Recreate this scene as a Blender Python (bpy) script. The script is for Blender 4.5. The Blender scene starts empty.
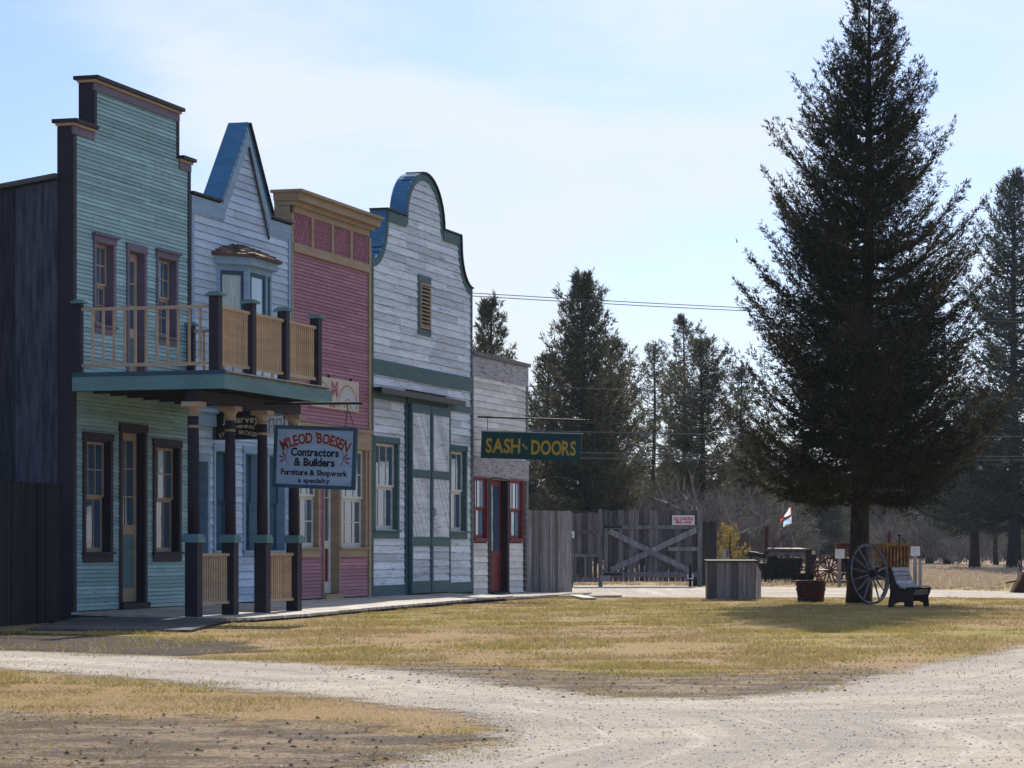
import bpy, math, random
import numpy as np
from mathutils import Vector, Matrix
R = math.radians
random.seed(7)
sc = bpy.context.scene
COL = sc.collection
F = 2700.0; HOR = 548.0; CX = 512.0; CH = 1.1          # lens in pixels, horizon row, eye height (m)
TH = math.atan2(808.0, F)                                # street direction against the view axis
U = (math.sin(TH), math.cos(TH)); N = (math.cos(TH), -math.sin(TH))
O = ((72-CX)/F*40.0, 40.0)
ROT = math.atan2(U[1], U[0])

def sd(s, d=0.0, z=0.0):
    return (O[0]+U[0]*s+N[0]*d, O[1]+U[1]*s+N[1]*d, z)
def P(px, py=None, d=0.0):                               # point of the street-front plane (offset d towards the street)
    k = (px-CX)/F
    s = (k*(O[1]+N[1]*d)-(O[0]+N[0]*d))/(U[0]-k*U[1])
    if py is None: return s
    Y = O[1]+U[1]*s+N[1]*d
    return s, CH+(HOR-py)*Y/F
def W(px, py, Y):
    return ((px-CX)/F*Y, Y, CH+(HOR-py)*Y/F)
def G(px, py):                                           # ground point
    Y = CH*F/(py-HOR); return ((px-CX)/F*Y, Y)

# ------------------------------------------------------------------ object helpers
def tag(o, label=None, cat=None, group=None, kind=None):
    if label: o['label'] = label
    if cat: o['category'] = cat
    if group: o['group'] = group
    if kind: o['kind'] = kind
    return o
def thing(name, loc, rz, label, cat, group=None):
    o = bpy.data.objects.new(name, None); COL.objects.link(o)
    o.location = loc; o.rotation_euler = (0, 0, rz); o.empty_display_size = .2
    return tag(o, label, cat, group)
def copy_tree(o, parent=None):
    c = o.copy(); COL.objects.link(c); c.parent = parent
    for ch in list(o.children): copy_tree(ch, c)
    return c

class MB:
    def __init__(self): self.v = []; self.f = []; self.r = []; self.m = None; self.tf = None; self.seg = []
    def add(self, vs, fs, rnd=None):
        b = len(self.v); self.seg.append((b, len(self.f)))
        if self.tf is not None: vs = [tuple(self.tf @ Vector(p)) for p in vs]
        self.v += [tuple(p) for p in vs]
        r = random.random() if rnd is None else rnd
        for f in fs: self.f.append(tuple(i+b for i in f)); self.r.append(r)
        return self
    def box(self, x0, x1, y0, y1, z0, z1, rnd=None):
        if x0 > x1: x0, x1 = x1, x0
        if y0 > y1: y0, y1 = y1, y0
        if z0 > z1: z0, z1 = z1, z0
        v = [(x0,y0,z0),(x1,y0,z0),(x1,y1,z0),(x0,y1,z0),(x0,y0,z1),(x1,y0,z1),(x1,y1,z1),(x0,y1,z1)]
        return self.add(v, [(0,3,2,1),(4,5,6,7),(0,1,5,4),(1,2,6,5),(2,3,7,6),(3,0,4,7)], rnd)
    def cbox(self, c, s, rnd=None):
        return self.box(c[0]-s[0]/2, c[0]+s[0]/2, c[1]-s[1]/2, c[1]+s[1]/2, c[2]-s[2]/2, c[2]+s[2]/2, rnd)
    def beam(self, a, b, w, t, up=(0,0,1), rnd=None):
        a = Vector(a); b = Vector(b); d = (b-a).normalized(); u = Vector(up)
        s = d.cross(u)
        if s.length < 1e-4: s = d.cross(Vector((0,1,0)))
        s.normalize(); n = s.cross(d).normalized()
        vs = [p+s*x*w/2+n*y*t/2 for p in (a, b) for (x, y) in ((-1,-1),(1,-1),(1,1),(-1,1))]
        return self.add(vs, [(0,1,2,3),(7,6,5,4),(0,4,5,1),(1,5,6,2),(2,6,7,3),(3,7,4,0)], rnd)
    def tube(self, pts, rad, n=8, caps=True, rnd=None):
        pts = [Vector(p) for p in pts]
        if not hasattr(rad, '__len__'): rad = [rad]*len(pts)
        vs = []; fs = []
        for i, p in enumerate(pts):
            d = (pts[min(i+1, len(pts)-1)]-pts[max(i-1, 0)])
            d = d.normalized() if d.length > 1e-9 else Vector((0,0,1))
            a = Vector((0,0,1)) if abs(d.z) < .9 else Vector((1,0,0))
            s = d.cross(a).normalized(); t = s.cross(d)
            for k in range(n):
                an = 2*math.pi*k/n; vs.append(p+(s*math.cos(an)+t*math.sin(an))*rad[i])
        for i in range(len(pts)-1):
            for k in range(n):
                fs.append((i*n+k, i*n+(k+1) % n, (i+1)*n+(k+1) % n, (i+1)*n+k))
        if caps: fs.append(tuple(range(n))[::-1]); fs.append(tuple((len(pts)-1)*n+k for k in range(n)))
        return self.add(vs, fs, rnd)
    def lathe(self, prof, c=(0,0,0), n=20, rnd=None):
        vs = []; fs = []
        for (r, z) in prof:
            for k in range(n):
                a = 2*math.pi*k/n; vs.append((c[0]+r*math.cos(a), c[1]+r*math.sin(a), c[2]+z))
        m = len(prof)
        for i in range(m-1):
            for k in range(n): fs.append((i*n+k, i*n+(k+1) % n, (i+1)*n+(k+1) % n, (i+1)*n+k))
        fs.append(tuple(range(n))[::-1]); fs.append(tuple((m-1)*n+k for k in range(n)))
        return self.add(vs, fs, rnd)
    def prism(self, poly, y0, y1, rnd=None):               # poly in x,z ; extruded in y
        n = len(poly)
        vs = [(x, y0, z) for x, z in poly]+[(x, y1, z) for x, z in poly]
        fs = [tuple(range(n)), tuple(range(n, 2*n))[::-1]]+[(i, i+n, (i+1) % n+n, (i+1) % n) for i in range(n)]
        return self.add(vs, fs, rnd)
    def ribbon(self, pts, a, b, y0, y1, rnd=None):         # strip following an outline, offsets a..b along its left normal
        n = len(pts); nm = []
        for i in range(n):
            vs = []
            for j in (i-1, i):
                if 0 <= j < n-1:
                    dx = pts[j+1][0]-pts[j][0]; dz = pts[j+1][1]-pts[j][1]; l = math.hypot(dx, dz) or 1
                    vs.append((-dz/l, dx/l))
            if len(vs) == 2:
                mx = vs[0][0]+vs[1][0]; mz = vs[0][1]+vs[1][1]; l2 = mx*mx+mz*mz
                k = min(2/l2 if l2 > 1e-6 else 1, 1.6)
                nm.append((mx*k, mz*k))
            else: nm.append(vs[0])
        P0 = [(p[0]+q[0]*a, p[1]+q[1]*a) for p, q in zip(pts, nm)]
        P1 = [(p[0]+q[0]*b, p[1]+q[1]*b) for p, q in zip(pts, nm)]
        vs = []
        for i in range(n):
            vs += [(P0[i][0], y0, P0[i][1]), (P1[i][0], y0, P1[i][1]), (P1[i][0], y1, P1[i][1]), (P0[i][0], y1, P0[i][1])]
        fs = [(0,1,2,3), tuple(4*(n-1)+k for k in (3,2,1,0))]
        for i in range(n-1):
            for k in range(4): fs.append((4*i+k, 4*i+4+k, 4*i+4+(k+1) % 4, 4*i+(k+1) % 4))
        return self.add(vs, fs, rnd)
    def build_each(self, name, mat, parent=None, off=(0,0,0), smooth=False):
        out = []
        for (v0, f0), (v1, f1) in zip(self.seg, self.seg[1:]+[(len(self.v), len(self.f))]):
            q = MB(); q.v = self.v[v0:v1]; q.f = [tuple(i-v0 for i in f) for f in self.f[f0:f1]]; q.r = self.r[f0:f1]
            out.append(q.build(name, mat, parent, off, smooth))
        return out
    def build(self, name, mat, parent=None, off=(0,0,0), smooth=False):
        me = bpy.data.meshes.new(name)
        vs = [(x-off[0], y-off[1], z-off[2]) for x, y, z in self.v]
        me.from_pydata(vs, [], self.f)
        at = me.attributes.new('rnd', 'FLOAT', 'FACE'); at.data.foreach_set('value', self.r)
        me.materials.append(mat)
        if smooth: me.polygons.foreach_set('use_smooth', [True]*len(self.f))
        me.update()
        o = bpy.data.objects.new(name, me); COL.objects.link(o)
        if parent: o.parent = parent
        return o

def np_mesh(name, verts, faces_n, mat, rnd=None, parent=None):
    """verts (M*k,3) ; k-gons in order"""
    k = faces_n; nv = len(verts); nf = nv//k
    me = bpy.data.meshes.new(name)
    me.vertices.add(nv); me.vertices.foreach_set('co', np.asarray(verts, dtype=np.float32).ravel())
    me.loops.add(nv); me.loops.foreach_set('vertex_index', np.arange(nv, dtype=np.int32))
    me.polygons.add(nf); me.polygons.foreach_set('loop_start', np.arange(0, nv, k, dtype=np.int32))
    if rnd is not None:
        at = me.attributes.new('rnd', 'FLOAT', 'FACE'); at.data.foreach_set('value', np.asarray(rnd, dtype=np.float32))
    me.materials.append(mat); me.update(calc_edges=True); me.validate()
    o = bpy.data.objects.new(name, me); COL.objects.link(o)
    if parent: o.parent = parent
    return o

# ------------------------------------------------------------------ materials
def nt(name):
    m = bpy.data.materials.new(name); m.use_nodes = True
    t = m.node_tree; b = t.nodes['Principled BSDF']; return m, t, b
def mixc(t, fac, a, b, mode='MIX'):
    n = t.nodes.new('ShaderNodeMix'); n.data_type = 'RGBA'; n.blend_type = mode
    for s, v in ((n.inputs[0], fac), (n.inputs[6], a), (n.inputs[7], b)):
        if hasattr(v, 'is_output') or isinstance(v, bpy.types.NodeSocket): t.links.new(v, s)
        elif isinstance(v, (int, float)): s.default_value = v
        else: s.default_value = (*v, 1)
    return n.outputs[2]
def noise(t, vec, scale, detail=4, rough=.6, dist=0):
    n = t.nodes.new('ShaderNodeTexNoise'); n.inputs['Scale'].default_value = scale
    n.inputs['Detail'].default_value = detail; n.inputs['Roughness'].default_value = rough
    n.inputs['Distortion'].default_value = dist
    t.links.new(vec, n.inputs['Vector']); return n.outputs['Fac']
def ramp(t, fac, a, b):
    n = t.nodes.new('ShaderNodeMapRange'); n.inputs[1].default_value = a; n.inputs[2].default_value = b
    n.interpolation_type = 'SMOOTHSTEP'
    t.links.new(fac, n.inputs[0]); return n.outputs[0]
def mth(t, op, a, b=None):
    n = t.nodes.new('ShaderNodeMath'); n.operation = op
    for s, v in zip(n.inputs, (a, b)):
        if v is None: continue
        if isinstance(v, bpy.types.NodeSocket): t.links.new(v, s)
        else: s.default_value = v
    return n.outputs[0]
def coords(t, stretch=(1,1,1), kind='Object'):
    c = t.nodes.new('ShaderNodeTexCoord'); m = t.nodes.new('ShaderNodeMapping')
    m.inputs['Scale'].default_value = stretch; t.links.new(c.outputs[kind], m.inputs['Vector']); return m.outputs[0]
def attr(t, name='rnd'):
    a = t.nodes.new('ShaderNodeAttribute'); a.attribute_name = name; return a.outputs['Fac']

def surf(name, c1, c2, scale=3, lo=.35, hi=.65, stretch=(1,1,1), rough=.7, var=.25, bump=.0, bscale=40, c3=None, s3=12, lo3=.6, hi3=.7, spec=.2, metal=0):
    m, t, b = nt(name)
    v = coords(t, stretch)
    col = mixc(t, ramp(t, noise(t, v, scale, 6, .65), lo, hi), c1, c2)
    if c3 is not None: col = mixc(t, ramp(t, noise(t, v, s3, 6, .7, .5), lo3, hi3), col, c3)
    if var:
        k = mth(t, 'ADD', mth(t, 'MULTIPLY', attr(t), var*2), 1-var)
        cc = t.nodes.new('ShaderNodeCombineColor')
        for i in range(3): t.links.new(k, cc.inputs[i])
        col = mixc(t, 1.0, col, cc.outputs[0], 'MULTIPLY')
    t.links.new(col, b.inputs['Base Color'])
    b.inputs['Roughness'].default_value = rough; b.inputs['Specular IOR Level'].default_value = spec
    b.inputs['Metallic'].default_value = metal
    if bump:
        bn = t.nodes.new('ShaderNodeBump'); bn.inputs['Strength'].default_value = bump; bn.inputs['Distance'].default_value = .02
        t.links.new(noise(t, v, bscale, 5, .7), bn.inputs['Height']); t.links.new(bn.outputs[0], b.inputs['Normal'])
    return m
M = {}
def paint(key, c, worn=(.42,.40,.38), amt=.62, var=.12, st=(.6,1,3.5), rough=.6, s3=6):
    d = tuple(x*.78 for x in c)
    M[key] = surf(key, c, d, 2.2, .3, .7, st, rough, var, .25, 60, worn, s3, amt, amt+.12)
paint('green_siding', (.31,.50,.54), (.17,.27,.29), .55, .2)
paint('blue_siding', (.48,.61,.80), (.30,.36,.46), .56, .18)
paint('white_siding', (.70,.77,.88), (.24,.28,.36), .53, .22, st=(.28,1,4.5), s3=7)
paint('sash_siding', (.72,.71,.72), (.36,.34,.34), .56, .18)
paint('pink_siding', (.42,.18,.245), (.25,.12,.16), .54, .18)
paint('plum', (.030,.022,.038), (.08,.06,.08), .64, .2)
paint('sash_dark', (.02,.010,.014), (.05,.03,.03), .64, .1)
paint('plum_light', (.17,.14,.20), (.10,.08,.09), .60, .15)
paint('cream', (.46,.35,.25), (.33,.27,.22), .62, .1)
paint('picket', (.52,.36,.225), (.45,.30,.2), .64, .12)
paint('teal', (.13,.25,.27), (.17,.27,.28), .60, .12)
paint('deep_green', (.055,.135,.15), (.10,.16,.16), .58, .15)
paint('blue_trim', (.26,.40,.56), (.22,.30,.38), .64, .1)
paint('blue_dark', (.035,.09,.14), (.06,.10,.14), .64, .1)
paint('flashing_sky_blue', (.06,.19,.34), (.12,.25,.37), .58, .05, rough=.85)  # sky reflection on the flashing painted into its blue
paint('ochre', (.39,.29,.185), (.30,.22,.15), .62, .1)
paint('white_paint', (.70,.70,.68), (.50,.47,.42), .64, .08)
paint('sash_red', (.22,.035,.05), (.13,.03,.03), .62, .1)
paint('weathered_board', (.38,.37,.41), (.13,.12,.13), .5, .3)
paint('sign_blue', (.33,.45,.62), (.27,.36,.5), .66, .04)
paint('sign_green', (.01,.065,.07), (.02,.09,.09), .66, .04)
paint('sign_black', (.012,.012,.016), (.03,.03,.035), .66, .04)
paint('sign_cream', (.62,.55,.48), (.50,.44,.40), .64, .04)
M['sheath'] = surf('sheath', (.02,.02,.025), (.03,.03,.03), var=0)
M['old_wood'] = surf('old_wood', (.27,.25,.27), (.15,.14,.155), 3, .3, .7, (6,6,.5), .85, .45, .4, 30, (.03,.028,.03), 5, .62, .72)
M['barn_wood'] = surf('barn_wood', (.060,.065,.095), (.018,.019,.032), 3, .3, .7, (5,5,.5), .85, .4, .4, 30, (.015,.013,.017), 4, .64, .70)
M['fence_wood'] = surf('fence_wood', (.016,.015,.022), (.008,.008,.012), 3, .3, .7, (5,5,.5), .85, .5, .4, 30, (.045,.04,.048), 3, .64, .74)
M['gate_wood'] = surf('gate_wood', (.24,.225,.235), (.11,.10,.108), 3, .3, .7, (6,6,.5), .85, .45, .4, 30, (.04,.036,.04), 4, .62, .72)
M['gate_boards'] = surf('gate_boards', (.15,.135,.14), (.07,.062,.066), 3, .3, .7, (6,6,.5), .85, .5, .4, 30, (.03,.026,.03), 4, .62, .72)
M['ramp_wood_shaded'] = surf('ramp_wood_shaded', (.13,.12,.13), (.08,.075,.085), 3, .3, .7, (1,1,1), .85, .22, .4, 30, (.20,.17,.15), 5, .62, .72)  # darker copy of the deck wood, the ramp's shade is in the colour
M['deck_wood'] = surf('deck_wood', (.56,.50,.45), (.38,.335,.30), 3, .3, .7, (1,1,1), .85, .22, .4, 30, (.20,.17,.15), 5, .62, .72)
M['shingle'] = surf('shingle', (.20,.12,.09), (.09,.06,.05), 6, .3, .7, (1,1,1), .85, .5)
M['roofing'] = surf('roofing', (.09,.09,.10), (.06,.06,.065), 3, var=.1)
M['iron'] = surf('iron', (.02,.02,.022), (.035,.03,.03), 8, rough=.5, var=.1, metal=.3)
M['wire'] = surf('wire', (.10,.10,.11), (.12,.12,.13), 8, rough=.5, var=0)
M['flash_metal'] = surf('flash_metal', (.45,.47,.5), (.35,.36,.40), 8, rough=.45, var=.05, metal=.5)
M['black_paint'] = surf('black_paint', (.012,.012,.018), (.02,.02,.03), 8, var=0)
M['maroon_paint'] = surf('maroon_paint', (.17,.012,.025), (.22,.03,.035), 20, var=0)
M['gold_paint'] = surf('gold_paint', (.55,.38,.03), (.42,.28,.03), 20, var=0)
M['gold_edge'] = surf('gold_edge', (.62,.40,.16), (.5,.3,.12), 20, var=0)
M['cream_paint'] = surf('cream_paint', (.62,.52,.36), (.5,.4,.28), 20, var=0)
M['red_letter'] = surf('red_letter', (.55,.02,.09), (.45,.03,.08), 20, var=0)
M['pale_blue_paint'] = surf('pale_blue_paint', (.40,.50,.64), (.5,.55,.62), 14, var=0)
M['rose_paint'] = surf('rose_paint', (.30,.09,.14), (.40,.16,.18), 30, var=0)
M['curtain'] = surf('curtain', (.55,.62,.60), (.35,.45,.46), 4, .3, .7, (8,8,.7), .9, 0)
M['rust_red'] = surf('rust_red', (.11,.020,.020), (.05,.018,.015), 7, .35, .65, var=.2, rough=.6, c3=(.05,.03,.025), s3=9)
M['tractor_yellow'] = surf('tractor_yellow', (.24,.15,.03), (.15,.05,.02), 6, .4, .6, var=.15, rough=.6, c3=(.12,.04,.02), s3=11)
M['rust_dark'] = surf('rust_dark', (.035,.022,.022), (.016,.013,.015), 7, .35, .65, var=.3, rough=.7)
M['hood_maroon'] = surf('hood_maroon', (.09,.035,.04), (.05,.02,.025), 7, .35, .65, var=.1, rough=.65)
M['barrel_red'] = surf('barrel_red', (.085,.018,.02), (.055,.012,.015), 9, .3, .7, (3,3,.6), var=.3, rough=.7)
M['soil'] = surf('soil', (.06,.04,.03), (.03,.022,.018), 12, var=0, rough=.95)
M['bench_wood'] = surf('bench_wood', (.32,.32,.37), (.18,.17,.20), 4, .3, .7, (1,6,6), .7, .25, .3, 30)
M['bench_iron'] = surf('bench_iron', (.035,.018,.02), (.02,.014,.014), 7, rough=.6, var=.15)
M['wheel_wood'] = surf('wheel_wood', (.17,.165,.185), (.08,.08,.095), 9, rough=.8, var=.25, bump=.3)
M['bark'] = surf('bark', (.055,.042,.038), (.022,.018,.018), 6, .35, .65, (2.5,2.5,.5), .95, .0, .9, 14)
M['bark_far'] = surf('bark_far', (.035,.028,.028), (.02,.017,.018), 6, .35, .65, (2.5,2.5,.5), .95, .0, .5, 14)
M['stone'] = surf('stone', (.50,.44,.38), (.34,.30,.27), 8, var=.35, rough=.9)
M['clod'] = surf('clod', (.12,.09,.065), (.07,.05,.04), 8, var=.4, rough=.95)

def foliage(key, c1, c2, c3, trans=.25):
    m, t, b = nt(key)
    r = attr(t); v = coords(t)
    col = mixc(t, ramp(t, r, .0, .8), c1, c2)
    col = mixc(t, ramp(t, r, .86, .9), col, c3)
    col = mixc(t, mth(t, 'MULTIPLY', ramp(t, noise(t, v, .8, 3), .4, .7), .5), col, c3)
    if key == 'grass_blades':
        gz_ = mth(t, 'MULTIPLY', ramp(t, noise(t, v, .16, 3, .5), .40, .58), ramp(t, noise(t, v, 1.3, 6, .7), .3, .6))
        col = mixc(t, mth(t, 'MULTIPLY', gz_, .5), col, (.35,.31,.05))
    t.links.new(col, b.inputs['Base Color']); b.inputs['Roughness'].default_value = .75
    b.inputs['Specular IOR Level'].default_value = .15
    tr = t.nodes.new('ShaderNodeBsdfTranslucent'); t.links.new(col, tr.inputs['Color'])
    mx = t.nodes.new('ShaderNodeMixShader'); mx.inputs[0].default_value = trans
    t.links.new(b.outputs[0], mx.inputs[1]); t.links.new(tr.outputs[0], mx.inputs[2])
    t.links.new(mx.outputs[0], t.nodes['Material Output'].inputs['Surface'])
    M[key] = m
foliage('fir_needles', (.012,.017,.011), (.030,.034,.018), (.08,.062,.026), .22)
foliage('pine_needles', (.035,.045,.030), (.085,.085,.05), (.16,.13,.075), .3)
foliage('spruce_far', (.020,.030,.028), (.05,.06,.045), (.09,.085,.05), .25)
foliage('young_gold', (.20,.16,.03), (.32,.23,.04), (.38,.28,.06), .4)
foliage('twig_grey', (.09,.085,.09), (.16,.145,.14), (.24,.20,.17), .1)
foliage('field_blades', (.38,.30,.21), (.44,.34,.23), (.55,.46,.34), .3)
foliage('flag_red', (.45,.04,.04), (.45,.04,.04), (.45,.05,.04), .6)
foliage('flag_white', (.75,.78,.8), (.75,.78,.8), (.75,.78,.8), .6)
foliage('flag_blue', (.35,.5,.75), (.35,.5,.75), (.35,.5,.75), .6)
foliage('flag_yellow', (.8,.5,.05), (.8,.5,.05), (.8,.5,.05), .6)
foliage('grass_blades', (.44,.30,.12), (.30,.24,.08), (.52,.42,.27), .3)

def glass(key, sky_tint):
    m, t, b = nt(key)
    v = coords(t)
    b.inputs['Base Color'].default_value = (*sky_tint, 1); b.inputs['Roughness'].default_value = .04
    b.inputs['Specular IOR Level'].default_value = .9; b.inputs['IOR'].default_value = 1.7
    bn = t.nodes.new('ShaderNodeBump'); bn.inputs['Strength'].default_value = .18; bn.inputs['Distance'].default_value = .02
    t.links.new(noise(t, v, 3, 2), bn.inputs['Height']); t.links.new(bn.outputs[0], b.inputs['Normal'])
    M[key] = m
glass('window_glass', (.05,.105,.18))  # blue of the reflected sky is put into the base colour
glass('sash_glass', (.13,.30,.45))  # brighter sky reflection painted into the pane colour

# ------------------------------------------------------------------ ground
def ground_mat(name, kind):
    m, t, b = nt(name)
    v = coords(t)
    sep = t.nodes.new('ShaderNodeSeparateXYZ'); t.links.new(v, sep.inputs[0])
    y = sep.outputs[1]
    big = noise(t, v, .22, 4, .6); mid = noise(t, v, 1.3, 6, .7); fine = noise(t, v, 22, 6, .75); spk = noise(t, v, 90, 3, .8)
    if kind == 'lawn':
        gz_ = mth(t, 'MULTIPLY', ramp(t, noise(t, v, .16, 3, .5), .40, .58), ramp(t, mid, .30, .6))
        col = mixc(t, gz_, (.38,.24,.10), (.31,.25,.04))
        col = mixc(t, mth(t, 'MULTIPLY', ramp(t, big, .44, .62), .8), col, (.42,.275,.16))
        col = mixc(t, mth(t, 'MULTIPLY', ramp(t, noise(t, v, 3.2, 6, .75), .56, .66), .6), col, (.17,.115,.075))
        fld = ramp(t, mth(t, 'ADD', y, mth(t, 'MULTIPLY', mid, 10)), 84, 96)
        col = mixc(t, fld, col, (.40,.29,.215))
        col = mixc(t, mth(t, 'MULTIPLY', ramp(t, fine, .48, .62), .75), col, (.13,.09,.06))
        col = mixc(t, mth(t, 'MULTIPLY', ramp(t, spk, .6, .75), .7), col, (.45,.38,.27))
        bs = .9
    elif kind == 'gravel':
        st = noise(t, v, .55, 5, .65)
        col = mixc(t, ramp(t, st, .36, .64), (.60,.50,.405), (.44,.375,.32))
        cx_ = t.nodes.new('ShaderNodeCombineXYZ'); t.links.new(mth(t, 'MULTIPLY', attr(t, 'edge'), 1.5), cx_.inputs[0])
        t.links.new(mth(t, 'MULTIPLY', sep.outputs[0], .13), cx_.inputs[1]); t.links.new(mth(t, 'MULTIPLY', sep.outputs[1], .05), cx_.inputs[2])
        st2 = noise(t, cx_.outputs[0], 1.5, 7, .7, .35)
        col = mixc(t, mth(t, 'MULTIPLY', ramp(t, st2, .50, .60), .55), col, (.33,.295,.27))
        col = mixc(t, mth(t, 'MULTIPLY', ramp(t, st2, .44, .36), .6), col, (.74,.66,.57))
        col = mixc(t, mth(t, 'MULTIPLY', ramp(t, mid, .52, .66), .55), col, (.34,.285,.235))
        col = mixc(t, mth(t, 'MULTIPLY', ramp(t, fine, .5, .66), .6), col, (.27,.25,.24))
        col = mixc(t, mth(t, 'MULTIPLY', ramp(t, spk, .56, .7), .7), col, (.78,.75,.70))
        bs = .9
    elif kind == 'shade_dirt':  # dirt colour darkened to carry a ground shadow
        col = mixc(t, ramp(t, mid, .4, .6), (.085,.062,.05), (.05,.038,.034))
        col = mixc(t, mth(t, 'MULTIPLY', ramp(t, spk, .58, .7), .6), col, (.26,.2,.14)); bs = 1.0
    else:
        hs = noise(t, coords(t, (.7,1.2,1)), 1.7, 8, .78)
        col = mixc(t, ramp(t, hs, .42, .56), (.40,.285,.19), (.13,.09,.065))
        col = mixc(t, ramp(t, fine, .45, .62), col, (.09,.07,.06))
        col = mixc(t, mth(t, 'MULTIPLY', ramp(t, spk, .55, .7), .8), col, (.38,.31,.22))
        bs = 1.0
    t.links.new(col, b.inputs['Base Color']); b.inputs['Roughness'].default_value = .95
    b.inputs['Specular IOR Level'].default_value = .1
    bn = t.nodes.new('ShaderNodeBump'); bn.inputs['Strength'].default_value = bs; bn.inputs['Distance'].default_value = .05
    h = mth(t, 'ADD', mth(t, 'MULTIPLY', noise(t, v, 6, 8, .75), 1.0), mth(t, 'MULTIPLY', spk, .3))
    t.links.new(h, bn.inputs['Height']); t.links.new(bn.outputs[0], b.inputs['Normal'])
    if kind != 'lawn':
        d = attr(t, 'edge')
        q = noise(t, v, 1.1, 8, .68)
        amp = 1.3 if kind == 'gravel' else 3.0
        k = mth(t, 'ADD', d, mth(t, 'MULTIPLY', mth(t, 'SUBTRACT', q, .5), amp))
        k = mth(t, 'ADD', k, mth(t, 'MULTIPLY', mth(t, 'SUBTRACT', noise(t, v, 45, 4, .8), .5), 1.6))
        al = ramp(t, k, -.12, .12)
        t.links.new(al, b.inputs['Alpha'])
    M[name] = m
ground_mat('lawn', 'lawn'); ground_mat('gravel', 'gravel'); ground_mat('dirt', 'dirt'); ground_mat('shade_dirt', 'shade_dirt')

def sdist(X, Y, poly):
    """signed distance, positive inside"""
    p = np.array(poly); n = len(p); D = np.full(X.shape, 1e9); ins = np.zeros(X.shape, bool)
    for i in range(n):
        a = p[i]; b = p[(i+1) % n]; e = b-a
        wx = X-a[0]; wy = Y-a[1]; tt = np.clip((wx*e[0]+wy*e[1])/(e@e+1e-12), 0, 1)
        D = np.minimum(D, np.hypot(wx-tt*e[0], wy-tt*e[1]))
        c = ((a[1] <= Y) & (b[1] > Y)) | ((b[1] <= Y) & (a[1] > Y))
        with np.errstate(all='ignore'):
            xi = a[0]+(Y-a[1])*e[0]/(e[1] if abs(e[1]) > 1e-12 else 1e-12)
        ins ^= c & (X < xi)
    return np.where(ins, D, -D)
def patch(name, polys, mat, z, step, yscale=1.0, label=None):
    if not isinstance(polys[0][0], (tuple, list)): polys = [polys]
    al = np.array([q for p in polys for q in p]); x0, y0 = al.min(0)-2; x1, y1 = al.max(0)+2
    nx = int((x1-x0)/step)+1; ny = int((y1-y0)/step)+1
    xs = np.linspace(x0, x1, nx); ys = np.linspace(y0, y1, ny); X, Y = np.meshgrid(xs, ys)
    D = np.full(X.shape, -1e9)
    for p in polys: D = np.maximum(D, sdist(X, Y, p))
    idx = np.arange(nx*ny).reshape(ny, nx)
    Dq = np.maximum.reduce([D[:-1,:-1], D[1:,:-1], D[:-1,1:], D[1:,1:]])
    keep = Dq > -2.0
    q = np.stack([idx[:-1,:-1], idx[:-1,1:], idx[1:,1:], idx[1:,:-1]], -1)[keep]
    used, inv = np.unique(q.ravel(), return_inverse=True)
    V = np.stack([X.ravel(), Y.ravel(), np.full(X.size, z)], -1)[used]
    me = bpy.data.meshes.new(name)
    me.from_pydata(V.tolist(), [], inv.reshape(-1, 4).tolist())
    at = me.attributes.new('edge', 'FLOAT', 'POINT'); at.data.foreach_set('value', D.ravel()[used].astype(np.float32))
    me.materials.append(mat); o = bpy.data.objects.new(name, me); COL.objects.link(o)
    tag(o, label, kind='structure'); return o
# main sheet
xs = [-1500,-600,-200,-80]+[x for x in range(-50, 61, 5)]+[90,200,600,1500]
ys = [-60,-20]+[y for y in range(-5, 161, 5)]+[200,260,400,800,1600]
mb = MB(); nx = len(xs)
mb.v = [(x, y, 0.0) for y in ys for x in xs]
for j in range(len(ys)-1):
    for i in range(nx-1): mb.f.append((j*nx+i, j*nx+i+1, (j+1)*nx+i+1, (j+1)*nx+i)); mb.r.append(.5)
tag(mb.build('ground', M['lawn']), kind='structure')

TRACK_PX = [(-100,648),(0,651),(150,657),(300,664),(430,674),(520,688),(620,699),(720,700),(820,690),(900,673),(1024,647),(1120,628)]
LOW_PX = [(300,790),(430,757),(505,741),(490,723),(420,709),(300,695),(150,681),(0,669),(-100,663)]
up = [G(*p) for p in TRACK_PX]; low = [G(*p) for p in LOW_PX]
track = up+[(14, 30), (9, -4), (-2, -4)]+low
patch('gravel_road', track, M['gravel'], .008, .3)
back = [G(565,596.5),G(640,598),(9.5,60.0),(16,53.5),(26,51),(26,59.5),(12.5,68),(8,75.5),(4.2,78.5),(1.7,78.5),(1.2,70)]
patch('back_gravel_lane', back, M['gravel'], .008, .5)
d1 = [G(*p) for p in [(330,676),(430,683),(520,690),(620,700),(720,703),(830,688),(880,668),(780,674),(640,674),(520,668),(420,664)]]
d2 = [G(*p) for p in [(-60,712),(100,716),(250,722),(400,730),(520,738),(440,752),(330,780),(-60,830)]]
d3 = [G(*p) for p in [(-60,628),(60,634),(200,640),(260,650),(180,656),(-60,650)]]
patch('bare_dirt', [d1, d2], M['dirt'], .004, .3)
patch('painted_shade_verge', [d3], M['shade_dirt'], .004, .3)  # shadow strip by the building painted as a darker ground patch

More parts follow.
